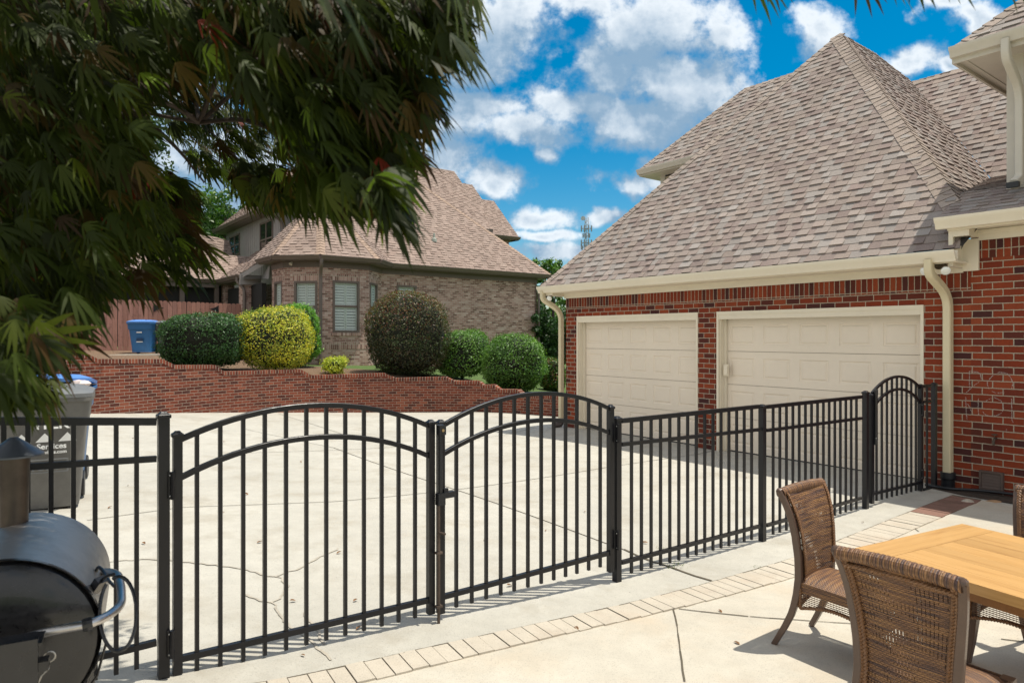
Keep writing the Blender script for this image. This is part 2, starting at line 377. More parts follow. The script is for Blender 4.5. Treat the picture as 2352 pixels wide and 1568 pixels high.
# paver band
mb = MB(); mr = MB(); mj = MB(); acc = 0; BW = .19
L = 0; cum = [0]
for i in range(len(band)-1): L += (band[i+1]-band[i]).length; cum.append(L)
def at(s):
    for i in range(len(band)-1):
        if cum[i+1] >= s: f = (s-cum[i])/(cum[i+1]-cum[i]); return band[i].lerp(band[i+1], f), nrm(band, i)
    return band[-1], nrm(band, len(band)-1)
s = 0
while s < L-.12:
    w = .098+random.uniform(-.004, .004); p0, n0 = at(s+.005); p1, n1 = at(s+w-.001); e = random.uniform(-.004, .004)
    wd = BW+.10*max(0, min(1, (s-5)/2.5)); tgt = mr if s > L-1.05-random.random()*.15 else mb
    h = random.uniform(.012, .018)
    q = [p0+n0*(.008+e), p1+n1*(.008+e), p1+n1*(wd+e), p0+n0*(wd+e)]
    z = [gz(p.x, p.y)+h for p in q]
    tgt.face([(p.x, p.y, zz) for p, zz in zip(reversed(q), reversed(z))])
    for k in range(4): tgt.face([(q[k].x, q[k].y, z[k]), (q[(k+1) % 4].x, q[(k+1) % 4].y, z[(k+1) % 4]), (q[(k+1) % 4].x, q[(k+1) % 4].y, z[k]-.02), (q[k].x, q[k].y, z[k]-.02)])
    s += w
for i in range(len(band)-1):
    a, b = band[i], band[i+1]; na, nb = nrm(band, i), nrm(band, i+1)
    wa = BW+.10*max(0, min(1, (cum[i]-5)/2.5))
    j0 = random.uniform(.003,.012)
    q = [a-na*j0, b-nb*.008, b+nb*(wa-.012), a+na*(wa-.012)]; mj.face([(p.x, p.y, gz(p.x, p.y)+.0095) for p in reversed(q)])
struct(mb.build('paver_border', conc_paver, fixnormal=False)); struct(mr.build('paver_border_red', paver_red, fixnormal=False)); struct(mj.build('paver_joint', dark_joint))
# joints and cracks drawn on the concrete as thin sheets that follow it
def strip(mbx, pts, w, off=.005, jit=0, step=.12):
    pts = polyl([V(p) for p in pts], step); pts = [p+V((random.uniform(-jit, jit), random.uniform(-jit, jit))) for p in pts]
    for i in range(len(pts)-1):
        na, nb = nrm(pts, i), nrm(pts, i+1); wa = w*random.uniform(.6, 1.3) if jit else w
        q = [pts[i]-na*wa/2, pts[i]+na*wa/2, pts[i+1]+nb*wa/2, pts[i+1]-nb*wa/2]; mbx.face([(p.x, p.y, gz(p.x, p.y)+off) for p in q])
def G(x, y):      # pixel of the photo onto the sloping concrete
    t = 1.8/((y-HY)/F)
    for _ in range(8): t = (EYE-gz((x-CX)*t/F, t))/((y-HY)/F)
    return V(((x-CX)*t/F, t))
mj = MB()
JL = [[(560,985),(766,1028),(982,1104),(1085,1137),(1395,1249),(1432,1262)], [(420,1165),(766,1152),(1049,1124),(1395,1073),(1604,1043)],
      [(560,1040),(900,1027),(1130,1003),(1234,982)], [(200,1195),(420,1165)], [(640,950),(766,990),(800,1002)], [(1604,1043),(1900,1000)]]
for l in JL: strip(mj, [G(*p) for p in l], .012)
strip(mj, [G(x, y) for x, y in ((1432,1262),(1500,1290),(1560,1310),(1632,1334))], .022, jit=.01)
# joint under the garage doors
struct(mj.build('driveway_joint', dark_joint))
mj = MB()
for l in ([(1546,1400),(1556,1440),(1572,1568)], [(1720,1418),(1660,1412),(1560,1400)], [(1722,1418),(2050,1440)], [(1150,1480),(1165,1568)] if 0 else [(2300,1470),(2352,1476)], [(2061,1187),(2110,1222)]):
    strip(mj, [G(*p) for p in l], .009, off=.0105, jit=.003)
struct(mj.build('patio_joint', dark_joint))
mj = MB()
for l in ([(120,1300),(345,1284),(420,1290),(510,1300),(560,1306),(610,1322),(645,1328),(660,1345)], [(625,1325),(690,1304),(735,1278),(780,1258)],
          [(660,1345),(640,1375),(625,1384),(600,1382),(560,1362)], [(625,1384),(650,1420),(670,1440),(730,1490),(760,1515)], [(700,1408),(745,1478)]):
    strip(mj, [G(*p) for p in l], .016, off=.0052, jit=.014, step=.05)
struct(mj.build('driveway_crack', crack_m))
# far ground out to the horizon
grass_m = concrete('lawn', (.075,.12,.03), stain=(.05,.08,.02)); mulch_m = plain('pine_straw', (.22,.13,.075), .95, var=.5, scale=6, bmp=1, bscale=40)
mb = MB(); mb.face([(-2500,-2500,-1.2),(2500,-2500,-1.2),(2500,2500,-1.2),(-2500,2500,-1.2)]); struct(mb.build('ground', grass_m))
# raised yard behind the retaining wall
yx = list(range(-400, 1801, 20)); yf = [1.0,1.012,1.03,1.06,1.1,1.15,1.22,1.3,1.4,1.55,1.8,2.2,3,4.5,8]
yp = []
for x in yx:
    X, Z, zt = wallpt(max(-260, min(1560, x))); 
    yp.append((((x-CX)*Z/F)*1.012, Z*1.012, zt-.075 if x < 1290 else zt-.12))
tar = [(-11.5,20.6,1.3),(-11.2,21.5,1.32),(-9.5,20.5,1.22),(-8.5,21,1.15),(-6.1,21.6,.88),(-4.8,22.5,.82),(-7.3,21.6,.95),(-4.5,24,.8),(1.4,28.3,.35),(4,24,.0),(5,34,.1),(-18,22,1.6),(-15,20,1.42),(-20,40,1.5),(0,45,0),(-8,18.5,1.0),(-3,20,.72),(.2,20.3,.2),(1.4,19.5,.08),(-13,19,1.35),(-14,18,1.33)]
yard_z = tps([p for p in yp[::3]]+tar)
mb = MB(); rows = []
for i, x in enumerate(yx):
    X, Z, zt = yp[i]; r = []
    for k in yf:
        a, b = X*k, Z*k; z = yard_z(a, b)[0] if k < 2.3 else max(-.3, min(2., yard_z(X*2.2, Z*2.2)[0]))
        if k == 1.0: z = zt
        r.append((a, b, float(z)))
    rows.append(r)
for i in range(len(rows)-1):
    for j in range(len(yf)-1): mb.face([rows[i][j], rows[i+1][j], rows[i+1][j+1], rows[i][j+1]])
def yardmat():
    m, t, b, o = newmat('yard_cover'); tcn = N(t, 'ShaderNodeTexCoord').outputs['Object']
    n = NOISE(t, tcn, 1.2, 5, .6); f = NOISE(t, tcn, 30, 6, .7); g = NOISE(t, tcn, 90, 4, .7)
    sp = N(t, 'ShaderNodeSeparateXYZ'); t.links.new(tcn, sp.inputs[0])
    mulch = MIX(t, MR(t, f, .3, .7), (.09,.055,.035,1), (.33,.21,.13,1)); mulch = MIX(t, MR(t, g, .55, .7, 0, .7), mulch, (.45,.32,.2,1))
    gr = MIX(t, MR(t, g, .35, .65), (.05,.09,.02,1), (.15,.24,.06,1))
    # grass beyond the planting bed (towards the house and to the right)
    q = M(t, 'ADD', M(t, 'ADD', M(t, 'MULTIPLY', sp.outputs[0], .30), sp.outputs[1]), M(t, 'MULTIPLY', n, .5))
    t.links.new(MIX(t, MR(t, q, 19.3, 19.5), mulch, gr), b.inputs['Base Color']); b.inputs['Roughness'].default_value = .95
    bump(t, b, M(t, 'ADD', f, g), 1, .03); return m
yo = mb.build('yard', yardmat(), smooth=True); struct(yo)
# ------------------------------------------------------------------ retaining wall
rw = thing('retaining_wall', wallpt(700)[:2]+(0,), 'long red brick retaining wall stepping down behind the driveway', 'wall')
xs = sorted(set(list(range(-260, 1561, 20))+[int(a[0]) for a in WTOP])); mb = MB(); mc = MB(); u = 0; prev = None
for x in xs:
    X, Z, zt = wallpt(x); zb = gz(X, Z)-.1
    if prev:
        X0, Z0, zt0, zb0 = prev; du = math.hypot(X-X0, Z-Z0); d = V((X-X0, Z-Z0, 0)).normalized(); n = V((-d.y, d.x, 0))
        u1 = u+du; ct = .085
        mb.face([(X0,Z0,zb0),(X,Z,zb),(X,Z,zt-ct),(X0,Z0,zt0-ct)], uv=[(u,zb0),(u1,zb),(u1,zt-ct),(u,zt0-ct)])
        f = -n*.012; a = V((X0,Z0,zt0)); b = V((X,Z,zt)); dn = V((0,0,-ct))
        su = (b-a).length; uu0 = u if abs(zt-zt0) < .04 else u
        mc.face([a+f+dn, b+f+dn, b+f, a+f], uv=[(u,.013),(u1,.013),(u1,.4),(u,.4)])
        mc.face([a+f, b+f, b+n*.2, a+n*.2], uv=[(u,.02),(u1,.02),(u1,.3),(u,.3)])
        mc.face([a+dn, b+dn, b+f+dn, a+f+dn], uv=[(u,.02),(u1,.02),(u1,.03),(u,.03)])
        u = u1
    prev = (X, Z, zt, zb)
mb.build('brick_face', brick_wallred, rw); mc.build('coping', brick_coping, rw)
# ------------------------------------------------------------------ shingles
PAL_N = [(.325,.28,.26),(.335,.295,.275),(.30,.252,.238),(.36,.32,.30),(.335,.312,.30),(.28,.232,.22),(.35,.33,.32),(.33,.283,.258)]
PAL_F = [(.335,.285,.262),(.36,.31,.285),(.31,.26,.238),(.345,.295,.272)]
def clip(poly, a, b, c):       # keep a*x+b*y<=c
    out = []
    for i in range(len(poly)):
        p, q = poly[i], poly[(i+1) % len(poly)]; dp = a*p[0]+b*p[1]-c; dq = a*q[0]+b*q[1]-c
        if dp <= 0: out.append(p)
        if (dp < 0 < dq) or (dq < 0 < dp): t = dp/(dp-dq); out.append((p[0]+(q[0]-p[0])*t, p[1]+(q[1]-p[1])*t))
    return out
def shingle(mb, poly, pal, expo=.143, wmin=.08, wmax=.22, thick=(.006, .019)):
    """poly: convex, counter-clockwise seen from above; first edge is the eave"""
    poly = [V(p) for p in poly]; n = (poly[1]-poly[0]).cross(poly[-1]-poly[0]).normalized()
    if n.z < 0: poly = [poly[1], poly[0]]+poly[:1:-1]; n = -n
    e = V((0,0,1)).cross(n).normalized(); s_ = n.cross(e)
    if s_.z < 0: s_ = -s_; e = -e
    o = poly[0]; q = [((p-o).dot(e), (p-o).dot(s_)) for p in poly]
    A = sum(q[i][0]*q[(i+1) % len(q)][1]-q[(i+1) % len(q)][0]*q[i][1] for i in range(len(q)))
    if A < 0: q = q[::-1]
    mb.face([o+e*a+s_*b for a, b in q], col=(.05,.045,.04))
    def inside(poly2):
        for i in range(len(q)):
            x0, y0 = q[i]; x1, y1 = q[(i+1) % len(q)]
            a, b = (y1-y0), -(x1-x0); poly2 = clip(poly2, a, b, a*x0+b*y0)
            if len(poly2) < 3: return []
        return poly2
    v0 = min(b for a, b in q); vmax = max(b for a, b in q); umin = min(a for a, b in q); umax = max(a for a, b in q)
    v = v0-.001
    while v < vmax:
        v1 = v+expo; u = umin-random.random()*wmax; hi = random.random() < .5
        while u < umax:
            w = random.uniform(wmin, wmax); hi = not hi
            pc = inside([(u,v),(u+w,v),(u+w,v1+.004),(u,v1+.004)])
            if pc:
                c = random.choice(pal); k = random.uniform(.9, 1.1); col = tuple(x*k for x in c)
                tb = thick[1] if hi else thick[0]; tb *= random.uniform(.85, 1.2)
                f = lambda y: .002+tb*(1-(y-v)/expo)
                mb.face([o+e*a+s_*b+n*f(b) for a, b in pc], col=col)
                for i in range(len(pc)):
                    p_, r_ = pc[i], pc[(i+1) % len(pc)]
                    low = abs(p_[1]-v) < 1e-4 and abs(r_[1]-v) < 1e-4
                    if low or (hi and abs(p_[0]-r_[0]) < 1e-5):
                        A_, B_ = o+e*p_[0]+s_*p_[1], o+e*r_[0]+s_*r_[1]
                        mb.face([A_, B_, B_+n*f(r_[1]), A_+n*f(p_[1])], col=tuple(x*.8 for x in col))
            u += w
        v = v1
def caps(mb, a, b, na, nb, pal, w=.14, expo=.143, lift=.016):
    """ridge/hip caps from low a to high b; na nb normals of the two planes"""
    a, b = V(a), V(b); d = (b-a); L = d.length; d.normalize(); na, nb = V(na).normalized(), V(nb).normalized(); up = (na+nb).normalized()
    sa = d.cross(na).normalized(); sb = d.cross(nb).normalized()
    if sa.dot(nb) > 0: sa = -sa
    if sb.dot(na) > 0: sb = -sb
    k = 0
    while k*expo < L:
        p = a+d*(k*expo); q = a+d*min(L, (k+1)*expo+.02); c = random.choice(pal); kk = random.uniform(.9,1.08); c = tuple(x*kk for x in c)
        l0 = up*(lift+.010); l1 = up*lift*.7
        for sdir in (sa, sb):
            m0 = p+l0+sdir*w*.3; m1 = q+l1+sdir*w*.3
            e0 = p+sdir*w+(na if sdir is sa else nb)*(.020); e1 = q+sdir*w+(na if sdir is sa else nb)*.013
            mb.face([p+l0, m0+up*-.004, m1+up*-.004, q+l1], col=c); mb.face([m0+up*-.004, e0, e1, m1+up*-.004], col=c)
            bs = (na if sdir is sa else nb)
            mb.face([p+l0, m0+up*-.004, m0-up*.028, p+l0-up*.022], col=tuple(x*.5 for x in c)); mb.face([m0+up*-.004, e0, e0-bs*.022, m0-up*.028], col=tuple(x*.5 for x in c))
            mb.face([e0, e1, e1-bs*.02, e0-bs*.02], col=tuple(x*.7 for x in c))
        k += 1
# ------------------------------------------------------------------ right-hand house with the garage   (a along the wall, b inwards)
def Gf(a, b, z): return V((5.1+.6087*a+.7934*b, 8.3-.7934*a+.6087*b, z))
GU = V((.6087,-.7934,0)); GM = V((.7934,.6087,0)); UZ = V((0,0,1))
def gbox(mb, a0, a1, b0, b1, z0, z1): mb.box(Gf((a0+a1)/2, (b0+b1)/2, (z0+z1)/2), GU*(a1-a0)/2, GM*(b1-b0)/2, UZ*(z1-z0)/2)
house = thing('garage_house', Gf(-3, 3, 0), 'red brick house wing with two cream garage doors under a steep shingled hip roof', 'house')
D1 = (-6.30, -3.44); D2 = (-3.08, -.085); DH = 2.185
mb = MB(); z0 = -.3
for a0, a1, zz0, zz1 in ((-6.617, D1[0], z0, 2.345), (D1[1], D2[0], z0, 2.345), (D2[1], .42, z0, 2.62), (.42, 4.6, z0, 3.0), (D1[0], D1[1], DH, 2.345), (D2[0], D2[1], DH, 2.345)):
    gbox(mb, a0, a1, 0, .11, zz0, zz1)
gbox(mb, -6.617, -6.5, .11, 7.5, z0, 2.6)
mb.build('brick_wall', brick_red, house)
mb = MB(); gbox(mb, -6.617, -.0, -.003, .10, 2.345, 2.56); gbox(mb, .508, 4.6, -.003, -.0002, 2.70, 2.915)
gbox(mb, 0, .42, -.003, -.0002, 2.345, 2.56)
mb.build('soldier_course', brick_red_soldier, house)
def gutter(name, pa, pb, out, mat, parent, h=.13, w=.12, z=0):
    """K-style gutter from pa to pb (top back edge), out = outward direction"""
    pa, pb, out = V(pa), V(pb), V(out).normalized(); mb = MB()
    prof = [(0,0),(0,-h),(w*.55,-h),(w*.72,-h*.55),(w*.93,-h*.35),(w,-.015),(w,0),(w-.012,0),(w-.012,-.02),(w*.5,-h*.6),(.012,-h*.9),(.012,0)]
    R = [[p+out*x+UZ*y for x, y in prof] for p in (pa, pb)]
    mb.loft(R, True); o = mb.build(name, mat, parent, smooth=True); return o
EZ = 2.79; EB = -.35
gutter('gutter', Gf(-6.98, EB, EZ-.01), Gf(.41, EB, EZ-.01), -GM, cream, house)
mb = MB(); gbox(mb, -6.97, .40, EB-.002, EB+.03, 2.64, 2.775); gbox(mb, -6.97, .40, EB+.03, -.001, 2.64, 2.665)      # fascia, soffit
gbox(mb, -6.64, .345, -.03, -.004, 2.545, 2.645); gbox(mb, -6.64, .345, -.05, -.031, 2.60, 2.64)                      # frieze
gbox(mb, .345, .508, -.035, -.004, 2.56, 2.93); gbox(mb, .30, .345, EB+.03, -.004, 2.60, 3.02)
gbox(mb, .508, 4.6, -.035, -.004, 2.905, 3.03); gbox(mb, .508, 4.6, -.055, -.036, 2.97, 3.02)
gbox(mb, .346, .508, EB+.03, -.036, 2.94, 3.028); gbox(mb, .32, 4.6, EB+.03, -.001, 3.03, 3.05); gbox(mb, .30, 4.6, EB-.002, EB+.03, 3.01, 3.15)
gbox(mb, -6.97, -6.62, -.35, 7.8, 2.60, 2.64)
mb.build('eave_trim', cream, house, bevel=.004)
gutter('gutter', Gf(.20, EB, 3.16), Gf(4.6, EB, 3.16), -GM, cream, house)
# garage doors
def garage_door(a0, a1, side_board):
    t0 = MB()    # casing
    gbox(t0, a0, a0+.035, -.012, .03, -.02, DH-.05); gbox(t0, a1-.035, a1, -.012, .03, -.02, DH-.05); gbox(t0, a0, a1, -.014, .03, DH-.05, DH)
    gbox(t0, a0, a1, -.004, .10, DH-.12, DH-.05)
    gbox(t0, a0+.035, a0+.05, .03, .16, -.02, DH-.12); gbox(t0, a1-.05, a1-.035, .03, .16, -.02, DH-.12)
    gbox(t0, a0+.05, a0+.085, .12, .16, -.02, DH-.12); gbox(t0, a1-.085, a1-.05, .12, .16, -.02, DH-.12)
    t0.build('door_casing', cream, house, bevel=.003)
    x0, x1 = a0+.05, a1-.05; H = DH-.10; B = .165
    seam = []; mbd = MB(); mg = MB(); n = 5; sh = H/4; gbox(mbd, x0, x1, B+.016, B+.045, 0.015, H)
    for r in range(4):
        zb = .015+r*(H-.015)/4; zt = .015+(r+1)*(H-.015)/4-.007
        ps = (x1-x0)/n
        for k in range(n):
            px0, px1 = x0+k*ps, x0+(k+1)*ps; m_ = .075; pz0, pz1 = zb+.10, zt-.10
            ix0, ix1 = px0+m_, px1-m_
            def fq(q): mbd.face([Gf(*p) for p in q])
            # stile area around the pressed panel
            o4 = [(px0,B,zb),(px1,B,zb),(px1,B,zt),(px0,B,zt)]; rings = [o4]
            for ins, dep in ((0,0),(.012,.011),(.028,.011),(.046,.0)):
                rings.append([(ix0+ins,B+dep,pz0+ins),(ix1-ins,B+dep,pz0+ins),(ix1-ins,B+dep,pz1-ins),(ix0+ins,B+dep,pz1-ins)])
            for ra, rb in zip(rings[:-1], rings[1:]):
                for j in range(4): fq([ra[j], ra[(j+1) % 4], rb[(j+1) % 4], rb[j]])
            fq(rings[-1])
        seam.append((zt+.001, zt+.006))
    d = mbd.build('garage_door', door_m, house)
    sm_ = MB()
    for q0, q1 in seam[:3]: gbox(sm_, x0, x1, B+.009, B+.0155, q0, q1)
    sm_.build('section_seam', plain('seam_painted_shade', (.50,.43,.34), .8), d)  # darker paint stands in for shade in the grooves between door sections
    g = MB(); gbox(g, x0, x1, B-.004, B+.03, -.012, .0148); g.build('bottom_seal', black_plastic, d)
    if side_board:
        k = MB(); gbox(k, a0-.022+.10, a0+.16, .06, .085, 1.18, 1.36); gbox(k, a0+.09, a0+.15, .045, .06, 1.2, 1.34)
        k.build('keypad_box', cream, d, bevel=.004)
garage_door(*D1, False); garage_door(*D2, True)
# roofs of the garage house
k = 1.127; pk = (-3.114, 3.94); PKZ = 7.63
def fr(b): return PKZ-k*(pk[1]-b)
LE = -6.98
apex = Gf(*pk, PKZ); eL = Gf(LE, EB, 2.79); hipR = Gf(.295, .126, 3.33)
rf = MB()
eR = Gf(.43, EB, 2.795)
shingle(rf, [eL, eR, hipR, apex], PAL_N)
sidez = lambda a: 3.70-1.2615*a
V1 = (-2.6, 5.84, 6.97); V2 = (-.47, 3.4, 4.29)
# side face between hip and valley
pA = Gf(.295,.126,3.33); shingle(rf, [pA, Gf(*V2), Gf(*V1), Gf(-3.03,5.2,7.53), apex], PAL_N)
# left end face
shingle(rf, [Gf(LE, 8.2, 2.79), eL, apex, Gf(-3.114, 5.0, PKZ)], PAL_N)
# main slope behind
def mz(b): return .43+1.12*b
shingle(rf, [Gf(-.47,3.45,mz(3.45)), Gf(5,3.45,mz(3.45)), Gf(5,5.84,6.97), Gf(-2.6,5.84,6.97)], PAL_N)
# low slopes over the right-hand wall
lz1 = 3.165+.45*.95
shingle(rf, [Gf(.22,EB-.02,3.165), Gf(4.8,EB-.02,3.165), Gf(4.8,.6,lz1), Gf(.12,.6,lz1)], PAL_N, thick=(.006,.012))
shingle(rf, [Gf(.12,.6,lz1), Gf(4.8,.6,lz1), Gf(4.8,3.45,mz(3.45)), Gf(-.47,3.45,mz(3.45))], PAL_N, thick=(.006,.012))
nf = GU.cross(Gf(0,1,k)-Gf(0,0,0)).normalized(); nf = nf if nf.z > 0 else -nf
ns_ = GM.cross(Gf(1,0,-1.2615)-Gf(0,0,0)).normalized(); ns_ = ns_ if ns_.z > 0 else -ns_
nl = GM.cross(Gf(1,0,1.25)-Gf(0,0,0)).normalized(); nl = nl if nl.z > 0 else -nl
PC = [(.38,.33,.295),(.40,.345,.31),(.365,.315,.28)]
caps(rf, hipR, apex, nf, ns_, PC, w=.19); caps(rf, eL, apex, nl, nf, PC)
caps(rf, apex-UZ*.01, Gf(-3.03,5.2,7.53), ns_, nl, PC); caps(rf, Gf(-3.03,5.2,7.53), Gf(*V1), ns_, nl, PC)
nb_ = V((-nf.x,-nf.y,nf.z)); caps(rf, Gf(-2.6,5.84,6.97), Gf(4.5,5.84,6.97), nf, nb_, PC)
# drip flashing strip of starter shingles
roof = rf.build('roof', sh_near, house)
fl = MB(); a_, b_ = Gf(.43,EB+.02,2.80), Gf(.43,.02,fr(.02)+.01); fl.face([Gf(.26,EB+.02,2.823), Gf(.45,EB+.02,2.825), Gf(.62,.14,3.28), Gf(.42,.14,3.22)]); fl.face([Gf(.435,EB+.02,2.824), Gf(.435,EB+.02,2.78), Gf(.435,.15,3.2), Gf(.435,.15,3.30)]) 
fl.build('flashing', plain('dark_flashing', (.03,.028,.027), .6), house)
# rear upper storey to the left
up = MB(); z1 = 5.35
gbox(up, -6.6, -3.3, 2.86, 3.0, 2.5, z1); gbox(up, -6.6, -6.48, 3.0, 8, 2.5, z1); up.build('upper_wall', siding_tan, house)
EO = (-6.95, 2.5); ez = 5.52; d_ = 1.62; rz = ez+d_*1.06
upf = MB(); gbox(upf, EO[0], -4.6, EO[1], EO[1]+.03, ez-.14, ez-.01); gbox(upf, EO[0], -4.6, EO[1]+.03, 2.86, ez-.14, ez-.12); gbox(upf, EO[0], EO[0]+.03, EO[1]+.03, 8, ez-.14, ez-.01); gbox(upf, EO[0]+.03, -6.6, 2.86, 8, ez-.14, ez-.12)
gbox(upf, -6.62, -6.5, 2.84, 2.86, 2.5, ez-.14); upf.build('upper_fascia', white_trim, house)
gutter('gutter', Gf(EO[0], EO[1], ez), Gf(-4.7, EO[1], ez), -GM, white_trim, house, h=.11, w=.1)
r2 = MB(); shingle(r2, [Gf(EO[0],EO[1],ez), Gf(-3.3,EO[1],ez), Gf(-3.3,EO[1]+d_,rz), Gf(EO[0]+d_,EO[1]+d_,rz)], PAL_N)
shingle(r2, [Gf(EO[0],8,ez), Gf(EO[0],EO[1],ez), Gf(EO[0]+d_,EO[1]+d_,rz), Gf(EO[0]+d_,8,rz)], PAL_N)
caps(r2, Gf(EO[0],EO[1],ez), Gf(EO[0]+d_,EO[1]+d_,rz), nf, nl, PC); caps(r2, Gf(EO[0]+d_,EO[1]+d_,rz), Gf(-3.4,EO[1]+d_,rz), nf, nb_, PC)
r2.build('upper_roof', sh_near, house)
# second storey block over the right-hand wall
A0, B0 = .645, .45; EV = 5.10
ub = MB(); gbox(ub, A0+.02, 5, B0+.02, 5, 3.2, EV-.1); ub.build('upper_wall', siding_tan, house)
sd = MB()
for i in range(18):
    zz = 3.3+i*.115
    if zz > EV-.15: break
    c = Gf(3.0, B0+.006, zz+.06); sd.box(c, GU*2.18, (GM*.012+UZ*.0).normalized()*.006, (UZ*.06-GM*.008))
sd.build('lap_siding', siding_tan, house)
cbm = MB(); gbox(cbm, A0, A0+.17, B0-.025, B0+.02, 3.25, EV-.02); gbox(cbm, A0-.01, A0+.02, B0+.02, B0+.16, 3.25, EV-.02); cbm.build('corner_board', white_trim, house, bevel=.004)
sf = MB(); ea, eb = A0-.43, B0-.43
gbox(sf, ea+.02, 5, eb+.02, B0+5, EV-.02, EV+.0); gbox(sf, ea, 5, eb, eb+.03, EV-.06, EV+.10); gbox(sf, ea, ea+.03, eb+.03, B0+5, EV-.06, EV+.10); gbox(sf, ea+.10, A0+.02, eb+.10, eb+.12, EV-.028, EV-.021); gbox(sf, ea+.10, ea+.12, eb+.12, B0+4, EV-.028, EV-.021)
sf.build('soffit', white_trim, house, bevel=.003)
gutter('gutter', Gf(ea-.0, eb, EV+.115), Gf(5, eb, EV+.115), -GM, white_trim, house, h=.12, w=.11)
r3 = MB(); shingle(r3, [Gf(ea,eb-.01,EV+.11), Gf(5,eb-.01,EV+.11), Gf(5,eb+2.5,EV+2.6), Gf(ea+2.5,eb+2.5,EV+2.6)], PAL_N); shingle(r3, [Gf(ea,eb+6,EV+.11), Gf(ea,eb-.01,EV+.11), Gf(ea+2.5,eb+2.5,EV+2.6), Gf(ea+2.5,eb+6,EV+2.6)], PAL_N)
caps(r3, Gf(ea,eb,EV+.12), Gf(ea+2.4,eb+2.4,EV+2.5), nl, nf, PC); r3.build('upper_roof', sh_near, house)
def spout(name, pts, mat, parent, w=.095, d=.07):
    mb = MB(); mb.tube(pts, 1.0, sect=(w, d, tuple(GM))); o = mb.build(name, mat, parent)
    return o
def arc(pts, n=6):
    out = []
    P_ = [V(p) for p in pts]; out.append(P_[0])
    for i in range(1, len(P_)-1):
        a, b, c = P_[i-1], P_[i], P_[i+1]; r = min((b-a).length, (c-b).length)*.4; p0 = b+(a-b).normalized()*r; p1 = b+(c-b).normalized()*r
        for k in range(n+1):
            t = k/n; out.append(p0.lerp(b, t).lerp(b.lerp(p1, t), t))
    out.append(P_[-1]); return out
# downspouts
def dsp(a, b0, ztop, zbot, name, mat, a0=None, w=.11, bw=-.055):
    a0 = a if a0 is None else a0
    pts = arc([Gf(a0, b0, ztop), Gf(a0, b0, ztop-.16), Gf(a, bw, ztop-.40), Gf(a, bw, zbot)])
    mb = MB(); mb.tube(pts, 1.0, sect=(w*.8, w, tuple(GM))); 
    for q in range(5): # fluting ribs on the face
        aa = a-w*.36+q*w*.18; mb.bar(Gf(aa, bw-w*.4-.001, ztop-.5), Gf(aa, bw-w*.4-.001, zbot+.01), .006, .006)
    return mb.build(name, mat, house)
d1 = dsp(.20, EB-.06, 2.69, .17, 'downspout', cream_spout, a0=.13, w=.105)
mb = MB(); c0 = Gf(.20, -.055, 0)
prof = [(.075,.19),(.08,.185),(.08,.12)]; 
for i in range(8): zz = .115-i*.016; prof += [(.066,zz),(.074,zz-.006),(.066,zz-.012)]
mb.lathe(c0, [(r, z) for r, z in prof], 16); mb.build('downspout_boot', black_plastic, d1, smooth=True)
d2 = dsp(-6.70, EB-.05, 2.69, .10, 'downspout', cream_spout, a0=-6.86, w=.095)
mb = MB(); mb.tube(arc([Gf(-6.7,-.055,.12), Gf(-6.7,-.07,.05), Gf(-6.78,-.22,.03)]), .055, 10); mb.build('spout_foot', plain('dark_brown_plastic', (.05,.035,.03), .5), d2)
mb = MB(); pts = arc([Gf(A0+.13, eb-.05, EV+.03), Gf(A0+.13, eb-.05, EV-.16), Gf(A0+.15, B0-.09, EV-.45), Gf(A0+.15, B0-.09, 3.62), Gf(A0+.13, B0-.22, 3.54)])
mb.tube(pts, 1.0, sect=(.08,.11,tuple(GM)))
for q in range(4): mb.bar(Gf(A0+.115+q*.022, B0-.131, EV-.6), Gf(A0+.115+q*.022, B0-.131, 3.7), .006, .006)
d3 = mb.build('downspout', white_trim, house)
mb = MB(); mb.box(Gf(A0+.13,B0-.25,3.53), GU*.06, GM*.03, UZ*.03); mb.build('spout_end', black_plastic, d3)
# floodlights
bulb = plain('bulb_glass', (.85,.85,.8), .08, var=.02, coat=1); bronze = plain('bronze_fixture', (.16,.12,.08), .4, .6)
def flood(a, b, z, s=1):
    mbx = MB(); mbx.lathe(Gf(a, b, z), [(.0,.0),(.05,.0),(.05,.02),(0,.02)], 14, axis=tuple(-GM)); o = mbx.build('floodlight', bronze, house)
    for dx, dr in ((-.11, V((-.35,-.75,-.5))), (.11, V((.35,-.7,-.6)))):
        d = (GU*dr.x-GM*-dr.y*1+UZ*dr.z).normalized() if 0 else (GU*dr.x+GM*dr.y+UZ*dr.z).normalized(); c = Gf(a+dx*.7, b-.05, z-.02)
        m1 = MB(); m1.tube([Gf(a, b-.01, z), c], .012, 8); m1.lathe(c, [(0,-.02),(.028,-.01),(.032,.05),(.045,.08),(.0,.081)], 14, axis=tuple(d)); m1.build('lamp_holder', bronze, o)
        m2 = MB(); m2.lathe(c+d*.07, [(.044,0),(.052,.02),(.053,.035),(.04,.048),(.0,.053)], 16, axis=tuple(d)); m2.build('bulb', bulb, o, smooth=True)
flood(.18, EB+.10, 2.63); flood(-6.83, EB+.12, 2.62)
